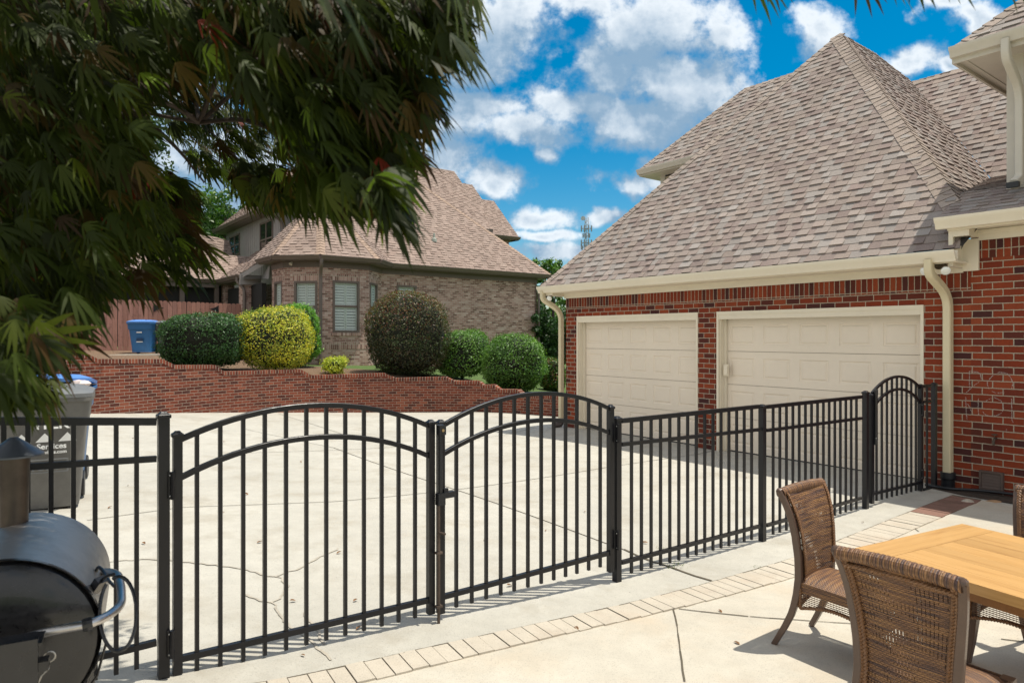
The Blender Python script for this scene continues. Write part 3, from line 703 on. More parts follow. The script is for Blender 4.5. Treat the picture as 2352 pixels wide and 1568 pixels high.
# crawl-space vent, tap, hose, rocks, chalk
def wa(x): r = (x-CX)/F; return (8.3*r-5.1)/(.6087+.7934*r)
def wallpix(x, y, b=0):
    a = wa(x); p = Gf(a, b, 0); Z = p.y; return a, EYE-(y-HY)*Z/F
a0, zt = wallpix(2252, 1090); a1, zb = wallpix(2307, 1143); zt = .26; zb = .045
vm = plain('brown_vent', (.11,.075,.06), .6); mb = MB()
gbox(mb, a0, a0+.02, -.05, -.001, zb, zt); gbox(mb, a1-.02, a1, -.05, -.001, zb, zt); gbox(mb, a0+.02, a1-.02, -.05, -.001, zb, zb+.018); gbox(mb, a0+.02, a1-.02, -.05, -.001, zt-.018, zt)
vo = mb.build('foundation_vent', vm, house); mb = MB(); gbox(mb, a0+.02, a1-.02, -.02, -.001, zb+.018, zt-.018)
for i in range(5): zz = zb+.022+i*(zt-zb-.04)/5; mb.box(Gf((a0+a1)/2, -.032, zz+.016), GU*(a1-a0-.042)/2, (-GM*.3-UZ).normalized()*.018, GM*.002)
mb.build('louvre', vm, vo)
a, z = wallpix(2288, 1012); mb = MB(); mb.tube([Gf(a,0,z+.03), Gf(a,-.05,z+.03), Gf(a,-.08,z), Gf(a,-.08,z-.04)], .013, 8); mb.lathe(Gf(a,-.05,z+.03), [(.004,0),(.004,.04),(.03,.04),(.03,.05),(0,.05)], 10); mb.build('hose_tap', plain('brass_tap', (.1,.08,.06), .5, .6), house)
mb = MB(); chalk = plain('chalk', (.50,.42,.38), .95)
CH = [[(300,330),(430,340),(480,370),(495,450)],[(310,330),(310,590)],[(460,495),(370,560),(260,660)],[(620,460),(680,390),(780,345),(890,360),(960,430),(990,520),(970,600)],[(590,490),(595,560),(620,610)],[(660,640),(720,670),(860,665)],
      [(250,730),(260,1000),(275,1080)],[(285,840),(345,960)],[(450,740),(445,900),(455,1020)],[(560,800),(650,750)],[(700,740),(790,780),(840,850),(840,930),(810,985),(730,1025),(640,1035),(560,1010),(520,960)],[(970,750),(975,1080),(990,1130)],[(890,1240),(890,1290)]]
for l in CH:
    mb = MB()
    for p, q in zip(l[:-1], l[1:]):
        n = max(2, int(math.hypot(q[0]-p[0], q[1]-p[1])/5))
        for i in range(n):
            for _ in range(2):
                if random.random() < .45: continue
                t = (i+random.random())/n; x = 2182+(p[0]+(q[0]-p[0])*t+random.uniform(-6,6))*.1465; y = 804+(p[1]+(q[1]-p[1])*t+random.uniform(-5,5))*.1465
                a, z = wallpix(x, y); r = random.uniform(.0015,.004); ph = random.random()*3
                mb.face([Gf(a+r*math.cos(ph+j*PI/2.5), -.0085, z+r*math.sin(ph+j*PI/2.5)) for j in range(5)])
    mb.build('chalk_stroke', chalk, house)
def hose(pts, r=.014):
    return arc(pts, 5)
mb = MB(); mb.tube(hose([Gf(.02,-.22,.03), Gf(.25,-.26,.03), Gf(.6,-.12,.05), Gf(1.0,-.06,.05), Gf(1.15,-.08,.04)]), .016, 10)
mb.tube(hose([Gf(1.02,-.20,.02), Gf(1.08,-.16,.16), Gf(1.3,-.1,.22), Gf(1.8,-.08,.22)]), .022, 10)
tag(mb.build('drain_hose', black_plastic, smooth=True), 'black flexible hose lying along the foot of the brick wall below the vent', 'hose')
def rock(x, y, Z, sx, sy, sz, c, label):
    p = P(x, y, Z); mbx = MB(); n = 12; rs = []
    for i in range(6):
        th = i/5*PI*.5; rs.append([V((p.x+sx*math.cos(th)*math.cos(2*PI*j/n)*random.uniform(.85,1.1)+1e-3*math.cos(j), p.y+sy*math.cos(th)*math.sin(2*PI*j/n)*random.uniform(.85,1.1)+1e-3*math.sin(j), p.z+sz*math.sin(th))) for j in range(n)])
    mbx.loft(rs); tag(mbx.build('rock', plain('stone_'+str(x), c, .9, var=.3, bmp=.6, bscale=20), smooth=True), label, 'rock')
rock(2222, 1160, 7.35, .085, .06, .07, (.42,.36,.29), 'pale grey tan rock beside the end of the brick paver band')
rock(2282, 1158, 7.4, .12, .06, .05, (.36,.22,.12), 'orange brown flat rock below the foundation vent')
mb = MB(); q = [Gf(.05,-.02,.012), Gf(.05,-.28,.012), Gf(.5,-.42,.014), Gf(1.9,-.42,.014), Gf(1.9,-.02,.014)]; mb.face(q); struct(mb.build('soil_bed', plain('dark_soil', (.05,.035,.025), .95, var=.5, scale=20, bmp=1, bscale=60)))
# ================================================================== part 2: fences, gates, neighbour's house, shrubs, bins
def FS(x): return 487-.1633*(x-350)          # pixels per metre along the fence line
def FX(x, y=None, z=None):
    s = FS(x); return V(((x-CX)/s, F/s, z if y is None else EYE-(y-HY)/s))
FD = (FX(2000, z=0)-FX(400, z=0)).normalized(); FN = V((FD.y, -FD.x, 0))      # along, and towards the camera
def fpost(mb, x, yt, yb, w=.049, off=0, cap=True, zb=None):
    a = FX(x, yt)+FN*off; z0 = FX(x, yb).z if zb is None else zb; z1 = a.z
    c = V((a.x, a.y, 0)); h = w/2
    mb.box(c+UZ*(z0+z1-.03)/2, FD*h, FN*h, UZ*(z1-.03-z0)/2)
    if cap:
        g = h+.006; zc = z1-.03
        def ring(r, z): return [c+FD*r*i+FN*r*j+UZ*z for i, j in ((-1,-1),(1,-1),(1,1),(-1,1))]
        mb.loft([ring(g, zc), ring(g, zc+.016), ring(h*.72, zc+.024), ring(h*.6, zc+.030)])
def fpoint(p, z): return V((p.x, p.y, z))
def rail(mb, p, q, w=.028, h=.030): mb.bar(p, q, w, h)
def fence_panel(label, posts, xa, xb, n, ya, yb, name='metal_fence', first=None):
    """ya = (top, middle, bottom) rail pixel rows at xa; yb at xb; pickets pass through the rails"""
    r = thing(name, FX(xa, z=gz(*FX(xa, z=0)[:2])), label, 'fence', 'black metal fence sections and gates')
    A = [FX(xa, y) for y in ya]; B = [FX(xb, y) for y in yb]
    for k in range(3): m = MB(); rail(m, A[k], B[k], h=.034 if k == 0 else .028); m.build('rail', black_metal, r)
    for i in range(n):
        f = (i+1)/(n+1); t = A[0].lerp(B[0], f); b = A[2].lerp(B[2], f)
        m = MB(); m.box(V((t.x, t.y, (t.z-.012+b.z-.10)/2)), FD*.0095, FN*.0095, UZ*(t.z-.012-b.z+.10)/2); m.build('picket', black_metal, r)
    for p in posts: m = MB(); fpost(m, *p); m.build('post', black_metal, r, bevel=.003)
    return r
sL = fence_panel('left section of black metal fence ending at the post beside the grill', [(375.5, 945, 1553, .048)], 377-484, 359, 8, (966, 1082, 1590), (968, 1053, 1474))
fence_panel('black metal fence section between the double gate and the middle post', [(1417, 955, 1336)], 1427, 1743, 15, (966, 1020, 1291), (933, 986, 1208))
fence_panel('black metal fence section behind the wicker chair back, reaching the small arched gate', [(1751, 928, 1246), (1988, 897, 1169)], 1760, 1979, 15, (934, 988, 1206), (911, 960, 1143))
fence_panel('short black metal fence piece fixed to the brick wall beside the downspout', [(2145.5, 878, 1118, .05)], 2120, 2138, 1, (887, 923, 1124), (885, 921, 1121))
def gate(label, xl, xr, ytl, ytr, ybl, ybr, arch_top, arch_mid, bottom, pickets, wl=.040, npk=None):
    r = thing('metal_gate', FX(xl, ybl), label, 'gate', 'black metal fence sections and gates')
    for x, a, b in ((xl, ytl, ybl), (xr, ytr, ybr)): m = MB(); fpost(m, x, a, b, w=wl); m.build('stile', black_metal, r, bevel=.003)

    xi, xj = xl, xr; PA = FX(xl, z=0); PB_ = FX(xr, z=0)
    def zat(x, y): return FX(x, y).z
    def arch(spec):
        (x0, y0), (x1, y1), (x2, y2) = spec; z0, z1, z2 = zat(x0, y0), zat(x1, y1), zat(x2, y2)
        L = (PB_-PA).length
        def f(t):   # parabola-like circular arc through ends and crown at t=.5
            base = z0+(z2-z0)*t; rise = z1-(z0+z2)/2
            R = (.25*L*L+rise*rise)/(2*rise); xx = (t-.5)*L; return base+math.sqrt(max(0, R*R-xx*xx))-(R-rise)
        return f
    ft, fm = arch(arch_top), arch(arch_mid); zb0, zb1 = zat(xl, bottom[0]), zat(xr, bottom[1])
    for f in (ft, fm):
        m = MB(); n = 22; pts = [fpoint(PA.lerp(PB_, .012+.976*i/n), f(.012+.976*i/n)) for i in range(n+1)]; m.tube(pts, 1.0, sect=(.026, .028)); m.build('arched_rail', black_metal, r)
    m = MB(); rail(m, fpoint(PA, zb0), fpoint(PB_, zb1)); m.build('rail', black_metal, r)
    for t in pickets:
        p = PA.lerp(PB_, t); zt = ft(t)-.008; zb = zb0+(zb1-zb0)*t-.085
        m = MB(); m.box(V((p.x, p.y, (zt+zb)/2)), FD*.0095, FN*.0095, UZ*(zt-zb)/2); m.build('picket', black_metal, r)
    return r, PA, PB_, ft
def tx(x, xl, xr):    # fraction along the gate of a pixel column
    PA = FX(xl, z=0); PB_ = FX(xr, z=0); p = FX(x, z=0); return (p-PA).length/(PB_-PA).length
g1 = gate('wide arched left leaf of the black double gate, hinged by the grill', 407.5, 989, 989, 963, 1545, 1408, ((407.5,1012),(735,930),(989,980)), ((407.5,1100),(735,1003),(989,1049)), (1513,1376),
     [tx(x, 404, 989) for x in (449,503,556,606,655,702,748,792,835,876,915,953)])
g2 = gate('arched right leaf of the black metal double gate, hinged to the middle post', 1012, 1402, 963, 929, 1407, 1312, ((1012,980),(1225,904.5),(1402,940)), ((1012,1046),(1225,966),(1402,996)), (1371,1268),
     [tx(x, 1012, 1402) for x in (1048,1083.5,1116.7,1150,1181,1212.4,1243,1271.8,1299,1325,1352,1378.5)])
g3 = gate('small arched black metal walk gate near the garage wall', 2001, 2114, 903, 881.5, 1155, 1126, ((2001,905),(2061,864.5),(2114,892)), ((2001,850),(2061,893),(2114,924)) if 0 else ((2001,942),(2061,893.5),(2114,926)), (1134,1107),
     [(i+1)/10 for i in range(9)], wl=.046)
def hinge(x, y0, y1, parent, off=.035):
    a, b = FX(x, y0), FX(x, y1); z0, z1 = b.z, a.z; c = V((a.x, a.y, 0))+FN*off
    m = MB(); m.box(c+UZ*(z0+z1)/2, FD*.018, FN*.004, UZ*(z1-z0)/2); m.lathe(c+FN*.010+UZ*z0, [(.0,0),(.011,0),(.011,z1-z0),(0,z1-z0)], 10)
    h = m.build('hinge', black_metal, parent)
    s = MB()
    for f in (.12, .88): s.lathe(c+FD*-.011+FN*.004+UZ*(z0+(z1-z0)*f), [(.005,0),(.004,.004),(0,.005)], 8, axis=tuple(FN))
    s.build('screw', steel, h)
hinge(393, 1080, 1142, g1[0]); hinge(391, 1440, 1502, g1[0]); hinge(1410, 972, 1015, g2[0]); hinge(1410, 1216, 1259, g2[0]); hinge(2110, 925, 955, g3[0]); hinge(2110, 1075, 1098, g3[0])
# magnetic latch tube between the double-gate leaves, drop rod below
m = MB(); c = FX(1004, 980)+FN*.04; z1, zm, zb = FX(1004, 972).z, FX(1004, 1135).z, FX(1004, 1150).z
m.lathe(V((c.x, c.y, zm)), [(0,0),(.014,0),(.014,z1-.05-zm),(.021,z1-.05-zm),(.023,z1-zm-.005),(.012,z1-zm),(0,z1-zm)], 12)
m.box(V((c.x, c.y, z1-.035))+FN*.012, FD*.022, FN*.018, UZ*.028)
la = m.build('latch', black_plastic, g1[0], smooth=True)
m = MB(); m.box(V((c.x, c.y, (zm+zb)/2)), FD*.024, FN*.02, UZ*.035); m.bar(V((c.x, c.y, zm))+FD*.02, V((c.x, c.y, zm))+FD*.095, .035, .035); m.bar(V((c.x, c.y, zm+.025))+FD*.02, V((c.x, c.y, zm+.025))+FD*.05, .02, .03); m.build('latch_catch', black_plastic, la, bevel=.004)
m = MB(); m.lathe(V((c.x, c.y, z1-.035))+FN*.03, [(.009,0),(.009,.004),(0,.004)], 10, axis=tuple(FN)); m.build('lock_cylinder', plain('lock_brass', (.5,.4,.25), .3, 1), la)
rust = plain('rusty_rod', (.10,.075,.06), .6, .5, var=.5)
m = MB(); c2 = FX(999, 1100)+FN*.045; zt, zz = FX(999, 1150).z, FX(999, 1428).z
m.tube([V((c2.x, c2.y, zt)), V((c2.x, c2.y, zz))], .0095, 8); m.tube([V((c2.x, c2.y, zt-.18)), V((c2.x, c2.y, zt-.18))+FN*.05+FD*.015], .008, 8)
m.bar(V((c2.x, c2.y, zt-.30))-FD*.02, V((c2.x, c2.y, zt-.30))+FD*.02, .03, .012); m.bar(V((c2.x, c2.y, zz+.11))-FD*.02, V((c2.x, c2.y, zz+.11))+FD*.02, .03, .012); m.build('drop_rod', rust, g1[0])
m = MB(); c = FX(2004, 905)+FN*.035; m.lathe(V((c.x, c.y, FX(2004, 1020).z)), [(0,0),(.017,.0),(.02,.07),(.014,.075),(.014,.52),(.02,.53),(.022,.58),(0,.585)], 12); m.build('latch', black_plastic, g3[0], smooth=True)
# ------------------------------------------------------------------ neighbour's house (p along the wall, q inwards)
Nx, Nn = V((.7934,.6087,0)), V((-.6087,.7934,0))
def Nf(p, q, z): return V((-4.6, 24.0, 0))+Nx*p+Nn*q+UZ*z
def nbox(mb, p0, p1, q0, q1, z0, z1): mb.box(Nf((p0+p1)/2, (q0+q1)/2, (z0+z1)/2), Nx*(p1-p0)/2, Nn*(q1-q0)/2, UZ*(z1-z0)/2)
nh = thing('neighbour_house', Nf(2, 4, .8), 'tan brick house with brown shingle roof, shuttered bay windows and a screened porch', 'house')
ZE = 4.34; ZB = -.4; ZT = ZE-.12
path = [(-3.44,1.14),(-3.44,0),(-2.56,-.885),(-.885,-.885),(0,0),(7.1,0),(7.1,7)]
win_m = MB()
def npx(p0, p1, x):     # distance along wall p0-p1 hit by a pixel column
    a, b = Nf(*p0, 0), Nf(*p1, 0); d = (b-a).normalized(); r = (x-CX)/F
    return (r*a.y-a.x)/(d.x-r*d.y)
windows = []   # wall index, s0, s1, z0, z1
def addwin(i, x0, x1, y0, y1):
    a, b = path[i], path[i+1]; s0, s1 = npx(a, b, x0), npx(a, b, x1); p = Nf(*a, 0)+(Nf(*b, 0)-Nf(*a, 0)).normalized()*(s0+s1)/2
    windows.append((i, s0, s1, EYE-(y1-HY)*p.y/F, EYE-(y0-HY)*p.y/F))
addwin(0, 630, 648, 646, 762); addwin(1, 675, 729, 645, 765); addwin(2, 764, 826, 645, 764); addwin(3, 849.5, 867, 650, 764); addwin(4, 911, 957, 655, 762)
nb_w = MB(); nb_s = MB(); nb_t = MB()
for i in range(len(path)-1):
    a, b = Nf(*path[i], 0), Nf(*path[i+1], 0); d = (b-a).normalized(); L = (b-a).length; n = V((d.y, -d.x, 0))
    ws = [w for w in windows if w[0] == i]
    def q(s0, s1, z0, z1, mbx, off=0):
        mbx.box(a+d*(s0+s1)/2-n*(.06-off/2)+UZ*(z0+z1)/2, d*(s1-s0)/2, n*(.06+off/2), UZ*(z1-z0)/2)
    if ws:
        _, s0, s1, z0, z1 = ws[0]; q(0, s0, ZB, ZT, nb_w); q(s1, L, ZB, ZT, nb_w); q(s0, s1, ZB, z0, nb_w); q(s0, s1, z1, ZT, nb_w)
        # window: frame, sashes, shutters, glass
        fr_ = MB(); c = a+d*(s0+s1)/2; w = (s1-s0); h = z1-z0
        def wb(mbx, u0, u1, v0, v1, o0, o1): mbx.box(a+d*(s0+(u0+u1)/2)+n*(o0+o1)/2+UZ*(z0+(v0+v1)/2), d*(u1-u0)/2, n*(o1-o0)/2, UZ*(v1-v0)/2)
        fw = min(.075, w*.12); ins = .004
        wb(fr_, ins, fw, ins, h-ins, -.09, .012); wb(fr_, w-fw, w-ins, ins, h-ins, -.09, .012); wb(fr_, fw, w-fw, ins, fw, -.09, .012); wb(fr_, fw, w-fw, h-fw, h-ins, -.09, .012)
        wb(fr_, fw, w-fw, h*.49, h*.53, -.07, -.02)
        wo_ = fr_.build('window', brown_trim, nh)
        sh_ = MB(); 
        for u0, u1 in ((fw, w*.5-.004), (w*.5+.004, w-fw)):
            for v0, v1 in ((fw, h*.49), (h*.53, h-fw)):
                wb(sh_, u0, u0+.035, v0, v1, -.085, -.06); wb(sh_, u1-.035, u1, v0, v1, -.085, -.06)
                wb(sh_, u0+.035, u1-.035, v0, v0+.05, -.085, -.06); wb(sh_, u0+.035, u1-.035, v1-.05, v1, -.085, -.06)
                k_ = int((v1-v0-.1)/.085)
                for kk in range(k_):
                    vz = v0+.05+(kk+.5)*(v1-v0-.1)/k_
                    sh_.box(a+d*(s0+(u0+u1)/2)-n*.075+UZ*(z0+vz), d*(u1-u0-.07)/2, (n*.3-UZ).normalized()*.040, n*.003)
        sh_.build('shutter', shutter_m, wo_)
        gl = MB(); wb(gl, fw, w-fw, fw, h-fw, -.058, -.055); gl.build('pane', MATS.get('window_glass') or None or (lambda: None)() or dark_glass, wo_) if 0 else None
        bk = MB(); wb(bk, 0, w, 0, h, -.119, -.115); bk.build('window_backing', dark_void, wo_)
        sill = MB(); wb(sill, -.03, w+.03, -.10, -.0, -.02, .03); sill.build('brick_sill', brick_tan_soldier, wo_)
        hd = MB(); wb(hd, -.05, w+.05, h+.0, h+.21, -.02, .003); hd.build('brick_lintel', brick_tan_soldier, wo_)
    else: q(0, L, ZB, ZT, nb_w)
    q(0, L, ZT-.235, ZT-.005, nb_s, .006)
    if i in (1,2,3): q(0, L, 1.38, 1.60, nb_s, .008)
nb_w.build('brick_wall', brick_tan, nh); nb_s.build('soldier_course', brick_tan_soldier, nh)
# eaves: soffit, fascia, gutter along the same path pushed out
ev = [(-3.84,1.3),(-3.84,-.165),(-2.73,-1.285),(-.72,-1.285),(.165,-.4),(7.5,-.4),(7.5,7)]
em = MB()
for i in range(len(ev)-1):
    a, b = Nf(*ev[i], ZE), Nf(*ev[i+1], ZE); pa, pb = Nf(*path[i], ZE), Nf(*path[i+1], ZE)
    em.face([a-UZ*.16, b-UZ*.16, pb-UZ*.16, pa-UZ*.16]); em.face([a-UZ*.16, b-UZ*.16, b-UZ*.01, a-UZ*.01])
    d = (b-a).normalized(); n = V((d.y, -d.x, 0))
    em.box((pa+pb)/2+n*.015-UZ*.25, (pb-pa)/2, n*.012, UZ*.09)
em.build('eave_trim', brown_trim, nh)
for i in range(len(ev)-2):
    a, b = Nf(*ev[i], ZE), Nf(*ev[i+1], ZE); d = (b-a).normalized(); gutter('gutter', a, b, V((d.y, -d.x, 0)), brown_trim, nh)
def S(mbx, pts, **kw): shingle(mbx, [Nf(*p) for p in pts], PAL_F, wmin=.15, wmax=.34, thick=(.006,.022), **kw)
nr = MB(); z = ZE
S(nr, [(-3.84,-.4,z),(7.5,-.4,z),(1.83,5.27,z+5.67)])
S(nr, [(-3.84,1.3,z),(-3.84,-.4,z),(-.5,2.94,z+3.34)])
ap = (-1.725, 1.13, z+2.415); oc = [(-3.84,-.165),(-2.73,-1.285),(-.72,-1.285),(.39,-.165)]
S(nr, [(-2.73,-1.285,z),(-.72,-1.285,z),ap]); S(nr, [(-3.85,-.175,z),(-2.73,-1.285,z),ap]); S(nr, [(-.72,-1.285,z),(.40,-.165,z),ap]); S(nr, [(-3.84,2.4,z),(-3.85,-.175,z),ap])
def n3(v): v = V(v); return (Nx*v.x+Nn*v.y+UZ*v.z).normalized()
PCF = [(.40,.33,.28),(.42,.345,.29)]
nF, nR, nL_ = n3((0,-1,1)), n3((1,0,1)), n3((-1,0,1))
caps(nr, Nf(7.5,-.4,z), Nf(1.83,5.27,z+5.67), nF, nR, PCF, w=.12, lift=.03)
caps(nr, Nf(-2.73,-1.285,z), Nf(*ap), nF, n3((-.707,-.707,1)), PCF, w=.14, lift=.03); caps(nr, Nf(-.72,-1.285,z), Nf(*ap), nF, n3((.707,-.707,1)), PCF, w=.14, lift=.03)
caps(nr, Nf(-3.85,-.175,z), Nf(*ap), nL_, n3((-.707,-.707,1)), PCF, w=.14, lift=.03)
# upper storey roofs behind
U0 = 6.85
S(nr, [(-1.0,5.63,U0),(10.57,5.63,U0),(10.57,7.83,U0+2.2),(-1.0,7.83,U0+2.2)]); S(nr, [(3,7.83,U0+2.2),(9.8,7.83,U0+2.2),(9.8,8.75,U0+3.12),(3,8.75,U0+3.12)]); S(nr, [(3.5,8.75,U0+3.12),(6.2,8.75,U0+3.12),(5.4,9.5,U0+3.85),(4,9.5,U0+3.85)])
# left upper storey: walls with two windows
S(nr, [(-2.4,12.7,U0),(-2.4,4.35,U0),(1.0,7.75,U0+3.4),(1.0,9.3,U0+3.4)]); S(nr, [(-2.4,4.35,U0),(8,4.35,U0),(8,7.75,U0+3.4),(1.0,7.75,U0+3.4)])
# porch roofs
PZ = 3.92
S(nr, [(-9.6,5.24,PZ),(-4.1,5.24,PZ),(-2.5,6.84,PZ+1.12),(-8.0,6.84,PZ+1.12)]); S(nr, [(-4.1,5.24,PZ),(-4.1,2.3,PZ),(-2.1,2.3,PZ+1.4),(-2.1,7.24,PZ+1.4)])
S(nr, [(-8.0,7.0,PZ+1.1),(-2.4,9.2,PZ+1.1),(-2.4,9.4,PZ+2.3),(-4.2,9.2,PZ+2.3)])
nr.build('roof', sh_far, nh, fixnormal=False)
uw = MB(); nbox(uw, 7.6, 10.2, 6.0, 6.12, 3, U0-.12); nbox(uw, 10.08, 10.2, 6.12, 9, 3, U0-.12); nbox(uw, 7.2, 10.2, 8.9, 9, -.3, 3); nbox(uw, -1.9, 8, 9.2, 9.3, 3, U0-.1); uw.build('upper_wall', brick_tan, nh)
ul = MB(); nbox(ul, -1.95, -1.85, 4.77, 12.3, 3.9, U0-.12); nbox(ul, -1.85, 6, 4.77, 4.87, 3.9, U0-.12); ul.build('siding_wall', gray_siding, nh)
bt = MB()
for i in range(25): nbox(bt, -1.962, -1.951, 4.9+i*.3, 4.93+i*.3, 4.2, U0-.14)
bt.build('siding_batten', gray_siding, nh)
et = MB(); nbox(et, -2.4, -2.37, 4.35, 12.7, U0-.17, U0); nbox(et, -2.37, -1.951, 4.38, 12.7, U0-.17, U0-.15); nbox(et, -2.4, 8, 4.35, 4.38, U0-.17, U0); nbox(et, -2.37, 8, 4.38, 4.769, U0-.17, U0-.15)
nbox(et, 5, 10.57, 5.63, 5.66, U0-.17, U0); nbox(et, 5, 10.57, 5.66, 5.999, U0-.17, U0-.15); nbox(et, 10.54, 10.57, 5.66, 9, U0-.17, U0); nbox(et, 10.21, 10.54, 5.66, 9, U0-.17, U0-.15)
et.build('upper_eave', brown_trim, nh)
gutter('gutter', Nf(-2.4, 12.7, U0), Nf(-2.4, 4.3, U0), -Nx, brown_trim, nh); gutter('gutter', Nf(-2.4, 4.35, U0), Nf(6, 4.35, U0), -Nn, brown_trim, nh); gutter('gutter', Nf(5, 5.63, U0), Nf(10.6, 5.63, U0), -Nn, brown_trim, nh)
def upwin(x0, x1, y0, y1):
    a, b = (-1.95, 0), (-1.95, 12); q0, q1 = npx(a, b, x0), npx(a, b, x1); q0, q1 = min(q0, q1), max(q0, q1); p = Nf(-1.95, (q0+q1)/2, 0); z0, z1 = EYE-(y1-HY)*p.y/F, EYE-(y0-HY)*p.y/F
    m = MB(); f = .06
    nbox(m, -2.0, -1.952, q0, q0+f, z0, z1); nbox(m, -2.0, -1.952, q1-f, q1, z0, z1); nbox(m, -2.0, -1.952, (q0+q1)/2-.04, (q0+q1)/2+.04, z0, z1); nbox(m, -1.995, -1.952, q0+f, q1-f, z0, z0+.07); nbox(m, -1.995, -1.952, q0+f, q1-f, z1-.07, z1); nbox(m, -1.992, -1.952, q0+f, q1-f, (z0+z1)/2-.03, (z0+z1)/2+.03)
    w = m.build('window', brown_trim, nh); m = MB(); nbox(m, -1.975, -1.953, q0+f*.5, q1-f*.5, z0+.03, z1-.03); m.build('pane', dark_glass, w)
upwin(599, 628, 508, 590); upwin(529, 552, 540, 588)
# porch walls and columns
pm = MB(); nbox(pm, -9.5, -3.5, 5.6, 5.7, 1, PZ-.2); nbox(pm, -3.75, -3.6, 1.2, 5.6, 1, PZ-.35); pm.build('porch_screen', dark_void, nh)
pt_ = MB(); nbox(pt_, -9.6, -4.1, 5.24, 5.27, PZ-.16, PZ); nbox(pt_, -4.1, -4.07, 2.3, 5.27, PZ-.16, PZ); nbox(pt_, -9.6, -4.07, 5.27, 5.59, PZ-.3, PZ-.17); nbox(pt_, -4.07, -3.5, 2.3, 5.6, PZ-.18, PZ-.165)
for p_ in (-9.4, -8.0, -6.6, -5.3): nbox(pt_, p_-.08, p_+.08, 5.45, 5.59, 1, PZ-.3)
nbox(pt_, -4.2, -4.06, 5.3, 5.45, 1, PZ-.17); pt_.build('porch_trim', brown_trim, nh)
cl = MB(); nbox(cl, -4.05, -3.65, 2.35, 2.75, .8, PZ-.18); cl.build('brick_column', brick_tan, nh); cl = MB(); nbox(cl, -3.9, -3.5, 5.28, 5.59, .8, PZ-.18); cl.build('brick_column', brick_tan, nh)
rk = MB(); rk.face([Nf(-4.15,2.28,PZ+.02), Nf(-3.45,1.3,PZ+.55), Nf(-3.45,1.3,PZ+.38), Nf(-4.15,2.28,PZ-.17)]); rk.face([Nf(-4.15,2.28,PZ-.17), Nf(-3.5,2.28,PZ-.17), Nf(-3.45,1.3,PZ+.3), Nf(-3.5,1.3,PZ-.2)]); nbox(rk, -4.17, -3.46, 2.2, 2.28, PZ-.36, PZ-.02); rk.build('porch_gable_trim', gray_siding, nh)
S2 = MB(); shingle(S2, [Nf(-4.15,2.3,PZ+.02), Nf(-4.15,2.25,PZ+.02), Nf(-3.4,1.25,PZ+.6), Nf(-2.6,2.3,PZ+1.1)], PAL_F); S2.build('roof_edge', sh_far, nh)
gutter('gutter', Nf(-9.6, 5.24, PZ), Nf(-4.1, 5.24, PZ), -Nn, brown_trim, nh); gutter('gutter', Nf(-4.1, 5.24, PZ), Nf(-4.1, 2.3, PZ), -Nx, brown_trim, nh)
def nspout(pts, r=.055): m = MB(); m.tube(arc(pts), r, 8); return m.build('downspout', brown_trim, nh)
nspout([Nf(-2.70,-1.30,ZE-.08), Nf(-2.70,-1.30,ZE-.28), Nf(-2.60,-.98,ZE-.55), Nf(-2.60,-.97,.85)]); nspout([Nf(7.35,-.45,ZE-.1), Nf(7.35,-.45,ZE-.25), Nf(7.14,-.07,ZE-.5), Nf(7.14,-.07,.1)])
nspout([Nf(-2.45,4.5,U0-.1), Nf(-2.45,4.5,U0-.3), Nf(-1.85,4.70,U0-.6), Nf(-1.85,4.70,5)]); nspout([Nf(-4.18,2.5,PZ-.1), Nf(-4.18,2.5,PZ-.25), Nf(-4.0,2.3,PZ-.5), Nf(-4.0,2.3,1.2)])
# things on the roof
def onroof(x, y):   # pixel onto main front slope z = ZE+q+.4
    r = V(((x-CX)/F, 1, -(y-HY)/F)); O = V((-4.6,24,0)); t = (ZE+.4+(-O).dot(Nn)-EYE)/(r.z-r.dot(Nn)); p = V((0,0,EYE))+r*t; return (p-O).dot(Nx), (p-O).dot(Nn), p.z
rvent = plain('grey_vent_metal', (.35,.38,.33), .5); upn = n3((0,-1,1)); ups = n3((0,1,1))
def rbox(p, q, w, l, h0, h1, mat, name, parent):
    m = MB(); c = Nf(p, q, ZE+.4+q)+upn*(h0+h1)/2; m.box(c, Nx*w/2, ups*l/2, upn*(h1-h0)/2); return m.build(name, mat, parent, bevel=.01)
a = onroof(915, 425); rbox(a[0], a[1], .36, .34, .02, .20, rvent, 'roof_vent', nh)
a = onroof(898, 485); s_ = rbox(a[0], a[1], .62, .95, .02, .10, plain('skylight_frame', (.12,.1,.09), .5), 'skylight', nh)
m = MB(); m.box(Nf(a[0], a[1], ZE+.4+a[1])+upn*.108, Nx*.25, ups*.41, upn*.006); m.build('skylight_glass', plain('skylight_glass', (.35,.42,.5), .06, .9, var=.03), s_)
a = onroof(997, 553); m = MB(); c = Nf(a[0], a[1], ZE+.4+a[1]); m.lathe(c-UZ*.05, [(.0,0),(.11,0),(.10,.12),(.05,.16),(.04,.34),(0,.34)], 12); m.build('vent_pipe', rvent, nh)
m = MB(); c = Nf(-3.3,-.35,ZE-.2); m.lathe(c, [(0,-.03),(.03,-.02),(.06,.08),(0,.09)], 10, axis=(-.3,-.6,-.7)); m.build('floodlight', white_trim, nh)
